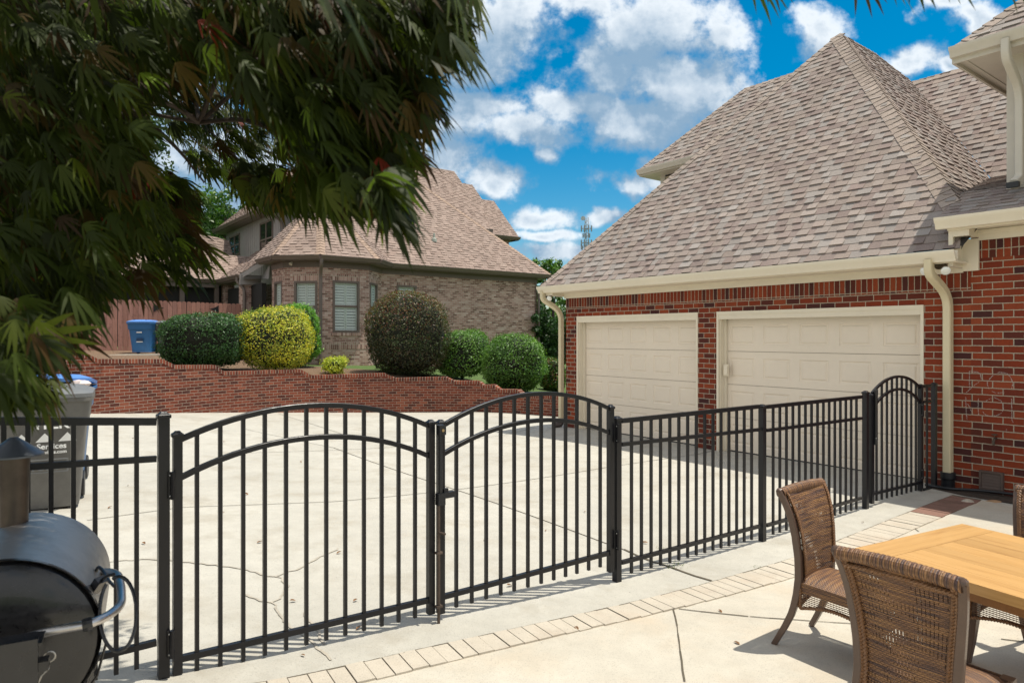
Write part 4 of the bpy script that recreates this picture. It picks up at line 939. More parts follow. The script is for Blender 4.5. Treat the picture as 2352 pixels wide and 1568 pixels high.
# ------------------------------------------------------------------ wooden fence
wf = thing('wooden_fence', P(300, 800, 21.5), 'reddish brown stained wood picket fence with a black hinged gate behind the blue bin', 'fence')
wp = P(300, 690, 21.5); m = MB(); wpn = Nx; s = -6.5; k = 0
seg = {}
while s < 6.1:
    c = V((wp.x, wp.y, 0))+Nx*s; w = .139; zb = yard_z(c.x, c.y)[0]-.1; zt = 2.95-.010*s+random.uniform(-.008,.008); h = w/2-.003; base = random.choice([(.40,.205,.16),(.36,.18,.14),(.44,.23,.18),(.40,.21,.17)]); kk = random.uniform(.85,1.12); col = tuple(x*kk for x in base)
    o_ = random.uniform(-.003,.003)
    pr = [(-h,zb),(h,zb),(h,zt-.03),(h-.035,zt),(-h+.035,zt),(-h,zt-.03)]
    fa = [c+Nx*x+UZ*z-Nn*(.01+o_) for x, z in pr]; fb = [c+Nx*x+UZ*z+Nn*.008 for x, z in pr]
    m.face(fa, col=col); m.face(fb[::-1], col=col)
    for j in range(6): m.face([fa[j], fb[j], fb[(j+1) % 6], fa[(j+1) % 6]], col=tuple(x*.8 for x in col))
    s += w+.002+(.012 if abs(s+.5) < .07 or abs(s-1.5) < .07 else 0); k += 1
pk_ = m.build('fence_boards', fence_wood, wf, fixnormal=False)
hm = MB()
for xc, dr in ((356, 1), (499, -1)):
    r = (xc-CX)/F; t = (r*wp.y-wp.x)/(Nx.x-r*Nx.y); c = V((wp.x, wp.y, 0))+Nx*t-Nn*.02; z = 2.95-.24
    hmx = MB(); hmx.face([c+UZ*(z+.1), c+UZ*(z-.1), c+Nx*dr*.10+UZ*(z-.05), c+Nx*dr*.26+UZ*z, c+Nx*dr*.10+UZ*(z+.05)]); hmx.box(c-Nx*dr*.02+UZ*z-Nn*.004, Nx*.02, Nn*.01, UZ*.12); hmx.build('strap_hinge', black_metal, wf)
# ------------------------------------------------------------------ foliage
def leafcloud(name, pts, nrm_, size, cols, mat, parent=None, asp=.45, jit=.8, droop=0.):
    """rhombus leaves, folded along the midrib"""
    n = len(pts); size = np.broadcast_to(size, n)*rng.uniform(.65, 1.25, n)
    nn = nrm_+rng.normal(0, jit, (n, 3)); nn /= np.linalg.norm(nn, axis=1)[:, None]
    t = rng.normal(0, 1, (n, 3)); t[:, 2] -= droop; t -= nn*(t*nn).sum(1)[:, None]; t /= np.linalg.norm(t, axis=1)[:, None]+1e-9
    b = np.cross(nn, t); L = size[:, None]; W = L*asp
    v = np.stack([pts-t*L*.5, pts+b*W*.5+nn*W*.18, pts+t*L*.5, pts-b*W*.5+nn*W*.18], 1).reshape(-1, 3)
    f = np.stack([np.stack([np.arange(n)*4, np.arange(n)*4+1, np.arange(n)*4+2], 1), np.stack([np.arange(n)*4, np.arange(n)*4+2, np.arange(n)*4+3], 1)], 1).reshape(-1, 3)
    c = np.repeat(cols, 6, axis=0)
    return npmesh(name, v, f, c, mat, parent)
def npmesh(name, v, f, c, mat, parent=None):
    me = bpy.data.meshes.new(name); me.vertices.add(len(v)); me.vertices.foreach_set('co', v.astype(np.float32).ravel())
    me.loops.add(len(f)*3); me.loops.foreach_set('vertex_index', f.astype(np.int32).ravel()); me.polygons.add(len(f)); me.polygons.foreach_set('loop_start', np.arange(0, len(f)*3, 3, dtype=np.int32))
    me.update(calc_edges=True); ca = me.color_attributes.new('Col', 'FLOAT_COLOR', 'CORNER'); cc = np.ones((len(f)*3, 4), np.float32); cc[:, :3] = c; ca.data.foreach_set('color', cc.ravel())
    me.materials.append(mat); o = bpy.data.objects.new(name, me); COL.objects.link(o); attach(o, parent); return o
def sph(n):
    p = rng.normal(0, 1, (n, 3)); return p/np.linalg.norm(p, axis=1)[:, None]
def lump(d, seed, amp):
    r = np.random.default_rng(seed); o = np.zeros(len(d))
    for f in (2, 4, 7):
        for _ in range(4): o += np.sin(d@r.normal(0, f, 3)+r.uniform(0, 6))*amp/f
    return o
def bush(name, label, x0, x1, y0, y1, Z, pal, size=.055, n=11000, amp=.07, flat=1.25, seed=1, depth=1.0, top=None, spike=.045, core=.87):
    c = P((x0+x1)/2, (y0+y1)/2, Z); rx = (x1-x0)/2*Z/F; rz = (y1-y0)/2*Z/F; ry = rx*depth
    b = thing(name, (c.x, c.y, c.z-rz), label, 'shrub', 'rounded shrubs above the retaining wall' if name == 'shrub' else None)
    d = sph(n); sd = np.sign(d)*np.abs(d)**(1/flat); rad = 1+lump(d, seed, amp)+rng.normal(0, spike, n)*(rng.random(n) < .5); k = 1-np.abs(rng.normal(0, .06, n))
    p = sd*(rad*k)[:, None]*np.array([rx, ry, rz])+np.array(c)
    nr_ = d/np.array([rx, ry, rz]); nr_ /= np.linalg.norm(nr_, axis=1)[:, None]; nr_[:, 2] += .3
    pal = np.array(pal); cl_ = lump(d, seed+9, 1.2)+rng.normal(0, .6, n); idx = np.clip(((cl_+1.5)/3*len(pal)).astype(int), 0, len(pal)-1)
    mixr = rng.random(n) < .35; idx[mixr] = rng.integers(0, len(pal), mixr.sum()); col = pal[idx]*rng.uniform(.75, 1.25, (n, 1))
    if top is not None:
        tp = (d[:, 2] > .25+rng.normal(0, .25, n)) & (rng.random(n) < .6); col[tp] = np.array(top)[rng.integers(0, len(top), tp.sum())]*rng.uniform(.8, 1.2, (tp.sum(), 1))
    leafcloud('foliage', p, nr_, size, col, leaf_m, b)
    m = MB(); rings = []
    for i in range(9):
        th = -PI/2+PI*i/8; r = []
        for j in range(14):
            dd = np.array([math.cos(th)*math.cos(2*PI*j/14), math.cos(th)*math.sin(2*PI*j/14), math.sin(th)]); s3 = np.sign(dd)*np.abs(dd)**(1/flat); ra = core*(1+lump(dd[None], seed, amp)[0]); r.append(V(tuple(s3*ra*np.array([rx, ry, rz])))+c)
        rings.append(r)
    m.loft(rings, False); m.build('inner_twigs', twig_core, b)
    m = MB(); m.tube([(c.x, c.y, c.z-rz-.25), (c.x, c.y, c.z)], .04, 6); m.build('stem', bark, b); return b
DG_ = [(.03,.085,.022),(.045,.12,.03),(.07,.16,.045),(.022,.06,.016)]
MG = [(.06,.15,.025),(.09,.21,.03),(.13,.28,.045),(.04,.10,.018),(.18,.34,.07)]
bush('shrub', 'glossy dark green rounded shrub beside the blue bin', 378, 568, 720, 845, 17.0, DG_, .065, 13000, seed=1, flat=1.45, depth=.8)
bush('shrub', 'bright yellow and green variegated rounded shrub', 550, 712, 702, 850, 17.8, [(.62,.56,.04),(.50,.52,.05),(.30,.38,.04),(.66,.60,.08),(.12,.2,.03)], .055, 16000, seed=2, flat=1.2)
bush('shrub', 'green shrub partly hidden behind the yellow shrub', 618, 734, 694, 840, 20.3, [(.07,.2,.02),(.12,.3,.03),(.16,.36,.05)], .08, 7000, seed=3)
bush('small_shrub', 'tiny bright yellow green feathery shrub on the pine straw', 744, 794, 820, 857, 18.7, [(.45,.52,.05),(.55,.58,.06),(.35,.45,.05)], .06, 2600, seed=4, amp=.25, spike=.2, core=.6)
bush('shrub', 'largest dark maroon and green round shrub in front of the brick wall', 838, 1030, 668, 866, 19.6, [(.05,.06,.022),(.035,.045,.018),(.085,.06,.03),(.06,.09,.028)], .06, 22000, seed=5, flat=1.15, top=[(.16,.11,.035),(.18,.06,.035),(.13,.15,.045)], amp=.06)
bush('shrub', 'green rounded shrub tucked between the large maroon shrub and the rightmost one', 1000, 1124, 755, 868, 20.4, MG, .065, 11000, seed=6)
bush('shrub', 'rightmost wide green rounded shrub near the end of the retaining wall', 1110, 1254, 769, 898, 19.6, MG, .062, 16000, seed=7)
bush('small_shrub', 'small light green and reddish shrub at the lawn edge by the garage downspout', 1246, 1300, 834, 902, 21.5, [(.09,.2,.03),(.12,.24,.04),(.22,.12,.05),(.06,.14,.02)], .07, 4500, seed=8, amp=.2)
def tree(label, c, h, blobs, pal, size, n, trunk_r=.25, name='tree', cat='tree', group='trees beyond the houses', seed=0):
    c = V(c); t = thing(name, c, label, cat, group); top = c+UZ*h
    m = MB(); m.tube([c-UZ*.5, c+UZ*h*.35+V((.1,0,0)), c+UZ*h*.7+V((-.1,.1,0)), top-UZ*h*.1], [trunk_r*1.2, trunk_r, trunk_r*.6, trunk_r*.2], 8)
    for (bx, by, bz, br, bh) in blobs: m.tube([c+UZ*h*.3, c+V((bx*.5, by*.5, bz*.75)), c+V((bx, by, bz))], [trunk_r*.5, trunk_r*.3, trunk_r*.08], 6)
    m.build('trunk', bark, t); P_, N_, C_ = [], [], []; pal = np.array(pal)
    vol = np.array([b[3]**2*b[4] for b in blobs])**.75; vol /= vol.sum()
    for bi, (bx, by, bz, br, bh) in enumerate(blobs):
        k = int(n*vol[bi]); 
        # each blob is itself a set of small clumps so that gaps show between them
        nc = max(8, int(26*br)); cd = sph(nc); cc = cd*(rng.uniform(.35, 1, (nc, 1)))*np.array([br, br, bh])+np.array([bx, by, bz])+np.array(c)
        w = rng.integers(0, nc, k); d = sph(k); cr = (rng.uniform(.16, .34, nc)*br)[w][:, None]
        P_.append(cc[w]+d*cr*rng.uniform(.5, 1, (k, 1))*np.array([1,1,.75])); N_.append(d+np.array([0,0,.5])); cv = (rng.integers(0, len(pal), nc))[w]; mm = rng.random(k) < .4; cv[mm] = rng.integers(0, len(pal), mm.sum()); C_.append(pal[cv]*rng.uniform(.75,1.25,(k,1)))
    leafcloud('crown', np.concatenate(P_), np.concatenate(N_), size, np.concatenate(C_), leaf_m, t, asp=.55); return t
def blobset(seed, k, R, z0, z1, r):
    q = random.Random(seed); return [(q.uniform(-R, R), q.uniform(-R, R)*.6, q.uniform(z0, z1), r*q.uniform(.7, 1.15), r*q.uniform(.6, .95)) for _ in range(k)]
TG = [(.05,.12,.02),(.08,.17,.03),(.035,.085,.015),(.11,.21,.04)]
tree('light green broad tree behind the right end of the tan brick house', P(1232, 900, 42), 9.2, blobset(1, 9, 1.5, 5.3, 7.6, 1.1)+blobset(12, 7, 1.6, 1.5, 5.2, 1.4), [(.09,.19,.03),(.13,.26,.05),(.05,.12,.02)], .24, 16000, .2)
tree('dark green dense tree filling the gap beside the garage downspout', P(1275, 905, 29), 4.6, blobset(3, 10, 1.0, .8, 3.4, .9), [(.03,.08,.02),(.05,.12,.03),(.02,.05,.014)], .14, 14000, .12)
tree('tall green tree rising behind the grey upper storey', P(520, 800, 46), 10.5, blobset(4, 16, 4.6, 4.5, 9.2, 2.0), TG, .28, 30000, .35)
tree('dark leafy tree behind the wooden fence at the left', P(300, 800, 34), 9.5, blobset(5, 15, 3.8, 2.4, 7.6, 1.7), [(.025,.06,.015),(.04,.09,.02),(.06,.12,.03)], .2, 24000, .3)
tree('shaded tree at the far left behind the wooden fence', P(90, 800, 30), 9, blobset(6, 14, 3.8, 1.5, 8, 1.8), [(.02,.05,.012),(.035,.08,.018)], .2, 20000, .3)
# ------------------------------------------------------------------ radio mast
mast = thing('radio_mast', P(1347, 760, 190), 'distant lattice radio mast with antennas above the garage roof edge', 'mast'); galv = plain('galvanised_steel', (.45,.47,.5), .5, .3)
m = MB(); base = P(1347, 760, 190); topz = P(1347, 500, 190).z; hw = .55
for i, j in ((-1,-1),(1,-1),(0,1)): m.tube([(base.x+i*hw, base.y+j*hw, 0), (base.x+i*hw*.8, base.y+j*hw*.8, topz)], .10, 5)
zz = 10
while zz < topz-1:
    for (i, j), (k_, l) in (((-1,-1),(1,-1)),((1,-1),(0,1)),((0,1),(-1,-1))): m.tube([(base.x+i*hw, base.y+j*hw, zz), (base.x+k_*hw, base.y+l*hw, zz+1.1)], .055, 4)
    zz += 1.1
m.build('lattice', galv, mast)
def ants(y, R, h, n=6):
    m = MB(); z = P(1347, y, 190).z
    for i in range(n):
        a_ = 2*PI*i/n+.3; cx, cy = base.x+R*math.cos(a_), base.y+R*math.sin(a_); m.box((cx, cy, z), (.16,0,0), (0,.12,0), (0,0,h)); m.tube([(base.x, base.y, z), (cx, cy, z)], .06, 4)
    m.build('antenna_ring', plain('antenna_grey'+str(y), (.30,.31,.33), .6), mast)
ants(525, 1.5, .75, 8); ants(541, .95, .6, 5); ants(558, 1.5, .8, 8); ants(568, 1.5, .6, 6)
m = MB(); m.lathe((base.x-.9, base.y-.4, topz-.3), [(0,0),(.5,.15),(.62,.3),(.62,.42),(0,.42)], 14, axis=(-.4,-1,0)); m.build('dish', galv, mast)
# ------------------------------------------------------------------ bins
def rrect(c, w, d, z, r, n=4, sk=0):
    out = []
    for sx_, sy_, a0 in ((1,1,0),(-1,1,PI/2),(-1,-1,PI),(1,-1,PI*1.5)):
        for i in range(n+1):
            a_ = a0+i*PI/2/n; out.append(V((c[0]+sx_*(w/2-r)+r*math.cos(a_), c[1]+sy_*(d/2-r)+r*math.sin(a_), z)))
    return out
grey_pl = plain('grey_bin_plastic', (.13,.125,.115), .55, var=.15, scale=14); blue_pl = plain('blue_bin_plastic', (.022,.13,.33), .45, var=.12, scale=8); lid_grey = plain('grey_lid_plastic', (.16,.165,.17), .45); lid_blue = plain('blue_lid_plastic', (.10,.25,.62), .35)
def wheelie(loc, rz, label, body_m, lid_m, H=1.05, W=.72, D=.8, lid_open=0., group='wheeled refuse bins'):
    b = thing('wheeled_bin', loc, label, 'bin', group, local=True); b.rotation_euler = (0,0,rz)
    m = MB(); c = (0,0); tr = [rrect((0,.03), W*.72, D*.62, .03, .06), rrect((0,.03), W*.75, D*.66, .2, .07), rrect((0,.015), W*.87, D*.82, H*.74, .08), rrect((0,.005), W*.93, D*.88, H*.77, .08), rrect((0,0), W*.96, D*.92, H*.93, .09), rrect((0,0), W*1.02, D*.98, H*.935, .09), rrect((0,0), W*1.02, D*.98, H*.965, .09)]
    m.loft(tr); bd = m.build('body', body_m, b, smooth=True)
    m = MB(); h0 = H*.967
    tl = [rrect((0,0), W*1.01, D*1.0, h0, .10), rrect((0,0), W*1.02, D*1.0, h0+.035, .10), rrect((0,.01), W*.95, D*.93, h0+.05, .10), rrect((0,.02), W*.72, D*.72, h0+.085, .12), rrect((0,.02), W*.35, D*.4, h0+.098, .08)]
    if lid_open:
        ca, sa = math.cos(lid_open), math.sin(lid_open); hy = D*.48
        tl = [[V((p.x, hy-(hy-p.y)*ca-(p.z-h0)*sa*-0, h0+(hy-p.y)*sa+(p.z-h0)*ca)) for p in r] for r in tl]
    m.loft(tl); ld_ = m.build('lid', lid_m, b, smooth=True)
    m = MB()
    for xx in (-W*.22, W*.22): m.box((xx, -D*.1, h0+.088 if not lid_open else h0+.088+D*.55*math.sin(lid_open)), (.02,0,0), (0,D*.25,D*.25*-math.sin(lid_open)), (0,0,.006))
    m.build('lid_rib', lid_m, ld_)
    m = MB(); m.tube([(-W*.4, D*.5, H*.9), (-W*.4, D*.58, H*.93), (W*.4, D*.58, H*.93), (W*.4, D*.5, H*.9)], .016, 8); m.build('handle', body_m, b)
    for xx in (-W*.36, W*.36):
        m = MB(); m.lathe((xx-.03, D*.40, .13), [(0,0),(.12,0),(.13,.01),(.13,.05),(.12,.06),(0,.06)], 18, axis=(1,0,0)); m.build('wheel', black_plastic, b)
    return b, bd
def textmesh(s, size, mat, parent, loc, rot, ext=.001, squash=1, bold=0):
    cu = bpy.data.curves.new('txt', 'FONT'); cu.body = s; cu.size = size; cu.extrude = ext; cu.align_x = 'CENTER'; cu.offset = bold
    to = bpy.data.objects.new('txt', cu); COL.objects.link(to); bpy.context.view_layer.update()
    me = bpy.data.meshes.new_from_object(to.evaluated_get(bpy.context.evaluated_depsgraph_get())); bpy.data.objects.remove(to)
    me.materials.clear(); me.materials.append(mat); o = bpy.data.objects.new('lettering', me); COL.objects.link(o); o.location = loc; o.rotation_euler = rot; o.scale = (1, squash, 1); o.parent = parent; return o
white_p = plain('white_print', (.8,.8,.78), .5, var=.03)
bx, by = (88-CX)*6.35/F, 6.42
gb, gbody = wheelie((bx, by, gz(bx, by)-.01), math.radians(30), 'grey wheeled bin with white lettering standing behind the left fence section', grey_pl, lid_grey, H=1.08, W=.80, D=.84)
ang = math.radians(90-4); 
textmesh('ITEK', .125, white_p, gbody, (.10,-.400,.775), (ang,0,0), bold=.003); textmesh('WasteServices', .068, white_p, gbody, (.0,-.378,.592), (math.radians(86),0,0), bold=.0016); textmesh('ertekwasteservices.com', .042, white_p, gbody, (.0,-.376,.548), (math.radians(86),0,0), bold=.001)
m = MB()
for i in range(3): m.face([(-.20+i*.17,-.386,.655),(-.06+i*.17,-.386,.655),(-.13+i*.17+.0,-.394,.735)])
m.build('logo_peaks', white_p, gbody)
textmesh('Toter', .10, lid_grey, gbody, (.04,-.362,.40), (math.radians(86),0,0), ext=.004, bold=.003)
m = MB(); 
for a_, b_ in (((-.13,.38),(.21,.38)),((-.13,.495),(.21,.495)),((-.13,.38),(-.13,.495)),((.21,.38),(.21,.495))): m.bar((a_[0],-.357-.016*(a_[1]-.38)/.1,a_[1]), (b_[0],-.357-.016*(b_[1]-.38)/.1,b_[1]), .012, .008)
m.build('emblem_frame', lid_grey, gbody)
bx2, by2 = (100-CX)*7.3/F, 7.4
wheelie((bx2, by2, gz(bx2, by2)-.01), math.radians(27), 'overfilled blue wheeled bin with raised lid behind the grey bin', blue_pl, lid_blue, H=1.10, W=.82, D=.84, lid_open=.10)
m = MB()
for i in range(4):
    c = V((bx2+.42+.05*i, by2-.18-.04*i-random.random()*.04, gz(bx2, by2)+1.12)); n = 7; rs = []
    for j in range(5): th = -PI/2+PI*j/4; rs.append([c+V((math.cos(th)*math.cos(2*PI*q/n)*.07*random.uniform(.7,1.2), math.cos(th)*math.sin(2*PI*q/n)*.06*random.uniform(.7,1.2), math.sin(th)*.035)) for q in range(n)])
    m.loft(rs)
tag(m.build('rubbish_bag', plain('pale_rubbish', (.65,.55,.52), .5, var=.3, scale=12), smooth=True), 'pale crumpled rubbish poking out under the blue bin lid', 'rubbish')
bl = P(330, 811, 20.3); b3, b3b = wheelie(bl, math.radians(6), 'blue wheeled bin standing against the wooden fence', blue_pl, lid_blue, H=.93, W=.74, D=.70)
m = MB(); m.box((0,-.30,.62), (.075,0,0), (0,.004,0), (0,.0,.018)); m.build('label_plate', white_p, b3b); m = MB(); m.box((0,-.277,.34), (.085,0,0), (0,.012,0), (0,0,.012)); m.build('grab_bar', white_p, b3b); m = MB(); m.box((0,-.272,.40), (.085,0,0), (0,.012,0), (0,0,.045)); m.build('grab_pocket', plain('deep_blue', (.008,.04,.11), .5), b3b)
wheelie(P(388, 812, 20.6), math.radians(4), 'grey wheeled bin half hidden by the dark green shrub', grey_pl, lid_grey, H=.93, W=.66, D=.66)
m = MB(); q = [P(290,813,20.0), P(460,818,19.2), P(455,812,20.8), P(300,808,21.2)]; z_ = max(p.z for p in q)+.0
mz_ = yard_z(P(330,811,20.3).x, 20.3)[0]
m.box(P(385, 812, 20.5)-UZ*.04, Nx*1.6, Nn*.55, UZ*.04); struct(m.build('bin_pad', conc_patio))
# pine straw edging and the short path by the bay
m = MB(); 
# ================================================================== part 3: furniture, smoker, maple, small litter
def wickermat(name, holes=0., skirt=False):
    m, t, b, o = newmat(name); uv = N(t, 'ShaderNodeTexCoord').outputs['UV']; sp = N(t, 'ShaderNodeSeparateXYZ'); t.links.new(uv, sp.inputs[0]); u, v = sp.outputs[0], sp.outputs[1]
    PW, PH = .022, .0085
    fu = M(t, 'MULTIPLY', u, 2*PI/PW); row = M(t, 'FLOOR', M(t, 'DIVIDE', v, PH)); par = M(t, 'MULTIPLY', M(t, 'MODULO', row, 2.0), PI)
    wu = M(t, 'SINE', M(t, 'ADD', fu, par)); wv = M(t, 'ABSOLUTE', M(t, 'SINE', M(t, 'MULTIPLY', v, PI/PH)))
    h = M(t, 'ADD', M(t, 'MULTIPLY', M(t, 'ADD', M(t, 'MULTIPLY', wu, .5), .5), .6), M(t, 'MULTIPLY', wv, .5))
    st = N(t, 'ShaderNodeMapping'); st.inputs['Scale'].default_value = (5, 190/1.0, 1); t.links.new(uv, st.inputs[0]); n = NOISE(t, st.outputs[0], 1.0, 2, .5)
    st2 = N(t, 'ShaderNodeMapping'); st2.inputs['Scale'].default_value = (4, 60, 1); t.links.new(uv, st2.inputs[0]); n2 = NOISE(t, st2.outputs[0], 1.0, 3, .6)
    f = M(t, 'ADD', M(t, 'MULTIPLY', n, .55), M(t, 'MULTIPLY', n2, .45))
    c = RAMP(t, f, [(.36,(.05,.03,.032)),(.45,(.12,.062,.042)),(.52,(.23,.115,.052)),(.6,(.34,.18,.07)),(.7,(.17,.10,.07))])
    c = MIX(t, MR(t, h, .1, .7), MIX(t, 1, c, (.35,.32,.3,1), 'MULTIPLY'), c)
    t.links.new(c, b.inputs['Base Color']); b.inputs['Roughness'].default_value = .5; bump(t, b, h, .9, .003)
    if holes > 0:
        gx = M(t, 'FRACT', M(t, 'DIVIDE', u, .016)); gy = M(t, 'FRACT', M(t, 'DIVIDE', v, .040 if not skirt else .0105))
        if skirt: g = M(t, 'MULTIPLY', M(t, 'LESS_THAN', gy, .5), M(t, 'GREATER_THAN', gx, .12))
        else:
            g = M(t, 'MULTIPLY', M(t, 'LESS_THAN', gx, .18), M(t, 'LESS_THAN', gy, .75)); nz = NOISE(t, uv, 7.5, 3, .6); g = M(t, 'MULTIPLY', g, M(t, 'GREATER_THAN', nz, holes))
        tr = N(t, 'ShaderNodeBsdfTransparent'); mx = N(t, 'ShaderNodeMixShader'); t.links.new(g, mx.inputs[0]); t.links.new(b.outputs[0], mx.inputs[1]); t.links.new(tr.outputs[0], mx.inputs[2]); t.links.new(mx.outputs[0], o.inputs[0])
    return m
wick = wickermat('woven_wicker'); wick_b = wickermat('woven_wicker_back', .485); wick_s = wickermat('open_wicker_skirt', 1, True)
braid_m = plain('braided_cane', (.20,.10,.045), .5, var=.45, scale=60); chair_wood = plain('dark_chair_wood', (.10,.06,.042), .38, var=.15, scale=10, coat=.2)
BP = [(0,-.325),(.06,-.293),(.13,-.258),(.22,-.218),(.32,-.195),(.42,-.186),(.54,-.186),(.66,-.197),(.76,-.215),(.84,-.242),(.90,-.272),(.925,-.290)]
def bprof(z):
    for (a, ya), (b, yb) in zip(BP[:-1], BP[1:]):
        if a <= z <= b: f = (z-a)/(b-a); f2 = f; return ya+(yb-ya)*f2
    return BP[-1][1]
def smoothprof(n=40):
    zs = [i*.925/n for i in range(n+1)]; return zs
def braid(mb, pts, r=.010, strands=3, pitch=.045, th=.0075):
    pts = [V(p) for p in pts]; L = [0]
    for a, b in zip(pts[:-1], pts[1:]): L.append(L[-1]+(b-a).length)
    n = max(8, int(L[-1]/.0075)); sam = []
    for i in range(n+1):
        s = L[-1]*i/n
        for k in range(len(pts)-1):
            if L[k+1] >= s-1e-9: f = (s-L[k])/max(1e-9, L[k+1]-L[k]); sam.append((pts[k].lerp(pts[k+1], f), (pts[k+1]-pts[k]).normalized(), s)); break
    for q in range(strands):
        out = []
        for p, d, s in sam:
            up = UZ if abs(d.z) < .9 else V((0,1,0)); a = d.cross(up).normalized(); b = a.cross(d); ph = 2*PI*(s/pitch+q/strands); out.append(p+a*r*math.cos(ph)+b*r*.6*math.sin(2*ph))
        mb.tube(out, th, 6)
def make_chair(label):
    r = thing('wicker_chair', (0,0,0), label, 'chair', 'wicker chairs around the patio table', local=True)
    HW = .222
    def wid(z): return .182+.052*(max(0, (z-.42)/.48))**1.5+.026*max(0, (.42-z)/.42)
    # posts: one curved leg-and-back post each side
    for sx_ in (-1, 1):
        m = MB(); pts = [V((sx_*(wid(z)+ (.0 if z > .3 else -.0)+.004*(z<.1)), bprof(z)-.012, z)) for z in [i*.905/22 for i in range(23)]]
        m.tube(pts, [.72+.28*min(1, z/.35) if z < .35 else 1-.12*max(0,(z-.6)/.3) for z in [i*.905/22 for i in range(23)]], sect=(.034,.040,(0,1,0))); m.lathe(pts[-1]-V((0,.002,0)), [(0,-.02),(.016,-.012),(.019,0),(.015,.012),(0,.018)], 10, axis=(0,-1,.35)); m.build('rear_leg', chair_wood, r, smooth=True)
        m = MB(); m.tube([V((sx_*.205, .225, .40)), V((sx_*.209, .228, .25)), V((sx_*.216, .238, .12)), V((sx_*.225, .258, 0))], [1.15, 1.1, .85, .62], sect=(.042,.042,(0,1,0))); m.build('front_leg', chair_wood, r)
    # woven back: front and back skins joined by a rolled top
    m = MB(); zs = [.30+i*.60/22 for i in range(23)]; nx = 12; T = .014
    def sec(z, side, y_off=0): return [(V((-wid(z)+.016+(2*wid(z)-.032)*j/nx, bprof(z)+side*T+.012*math.cos(PI*(j/nx-.5))*-1+y_off, z)), (j/nx*.42, z)) for j in range(nx+1)]
    def skin(rows, flip):
        for ra, rb in zip(rows[:-1], rows[1:]):
            for j in range(len(ra)-1):
                q = [ra[j], ra[j+1], rb[j+1], rb[j]]
                if flip: q = q[::-1]
                m.face([p for p, _ in q], uv=[u_ for _, u_ in q])
    skin([sec(z, 1) for z in zs], True); skin([sec(z, -1) for z in zs], False)
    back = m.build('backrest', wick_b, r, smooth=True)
    m = MB(); rows = []
    zc, yc = .892, bprof(.892)-.014
    for i in range(15):
        th = math.radians(80)-math.radians(380)*i/14; row = []
        for j in range(49):
            x = -.235+.47*j/48; rr = .027+.0022*abs(math.sin(j*PI/2.0)); sag = -.014*((x/.235)**2)*-1-.010
            row.append((V((x, yc+rr*math.cos(th), zc+sag*-.0+rr*math.sin(th)+.012*(1-(x/.235)**2))), (i*.0052*1.2, j*.0098)))
        rows.append(row)
    skin(rows, False); m.build('top_roll', wickermat_roll, back, smooth=True)
    m = MB(); zz = [.26+i*.635/20 for i in range(21)]
    for sx_ in (-1, 1):
        braid(m, [V((sx_*(wid(z)-.024), bprof(z)-T-.008, z)) for z in zz]); braid(m, [V((sx_*(wid(z)-.024), bprof(z)+T+.004, z)) for z in zz if z > .43], r=.007, th=.0055)
    braid(m, [V((-.21+.42*i/10, bprof(.85)-T-.010, .848+.010*(1-((i-5)/5)**2))) for i in range(11)])
    m.build('braided_edge', braid_m, back, smooth=True)
    # seat: domed woven top, woven skirt with open-work, arched lower edge
    m = MB(); rows = []
    for i in range(13):
        y = -.20+.455*i/12; row = []
        hw = .185+.033*(i/12)
        for j in range(15):
            x = -hw+2*hw*j/14; e = max(abs(j-7)/7, (i-6)/6 if i > 6 else 0); z = .425-.030*e**4-.018*(i/12)**3
            row.append((V((x, y, z)), (j/14*.42, y)))
        rows.append(row)
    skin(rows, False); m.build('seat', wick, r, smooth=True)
    ms = MB(); mt = MB(); mbr = MB()
    def side(p0, p1, ztop, zmid, zlo):
        p0, p1 = V(p0), V(p1); L = (p1-p0).length; n = 10
        for i in range(n):
            f0, f1 = i/n, (i+1)/n; a, b = p0.lerp(p1, f0), p0.lerp(p1, f1); g = lambda f: zlo+.045*math.sin(PI*f)
            ms.face([V((a.x,a.y,g(f0))), V((b.x,b.y,g(f1))), V((b.x,b.y,zmid)), V((a.x,a.y,zmid))], uv=[(f0*L,g(f0)),(f1*L,g(f1)),(f1*L,zmid),(f0*L,zmid)])
            mt.face([V((a.x,a.y,zmid)), V((b.x,b.y,zmid)), V((b.x,b.y,ztop)), V((a.x,a.y,ztop))], uv=[(f0*L,zmid),(f1*L,zmid),(f1*L,ztop),(f0*L,ztop)])
        braid(mbr, [V((*(p0.lerp(p1, i/12)).xy, zlo-.004+.045*math.sin(PI*i/12))) for i in range(13)], r=.008, th=.0065)
        for pp in (p0, p1): braid(mbr, [V((pp.x, pp.y, zlo)), V((pp.x, pp.y, zmid+.02))], r=.007, th=.006)
    side((-.19,-.185,0), (-.220,.252,0), .398, .345, .255); side((.220,.252,0), (.19,-.185,0), .398, .345, .255); side((-.222,.255,0), (.222,.255,0), .392, .34, .25); side((.185,-.20,0), (-.185,-.20,0), .40, .35, .26)
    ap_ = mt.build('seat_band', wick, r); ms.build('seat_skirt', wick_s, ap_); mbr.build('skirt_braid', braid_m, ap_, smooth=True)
    return r
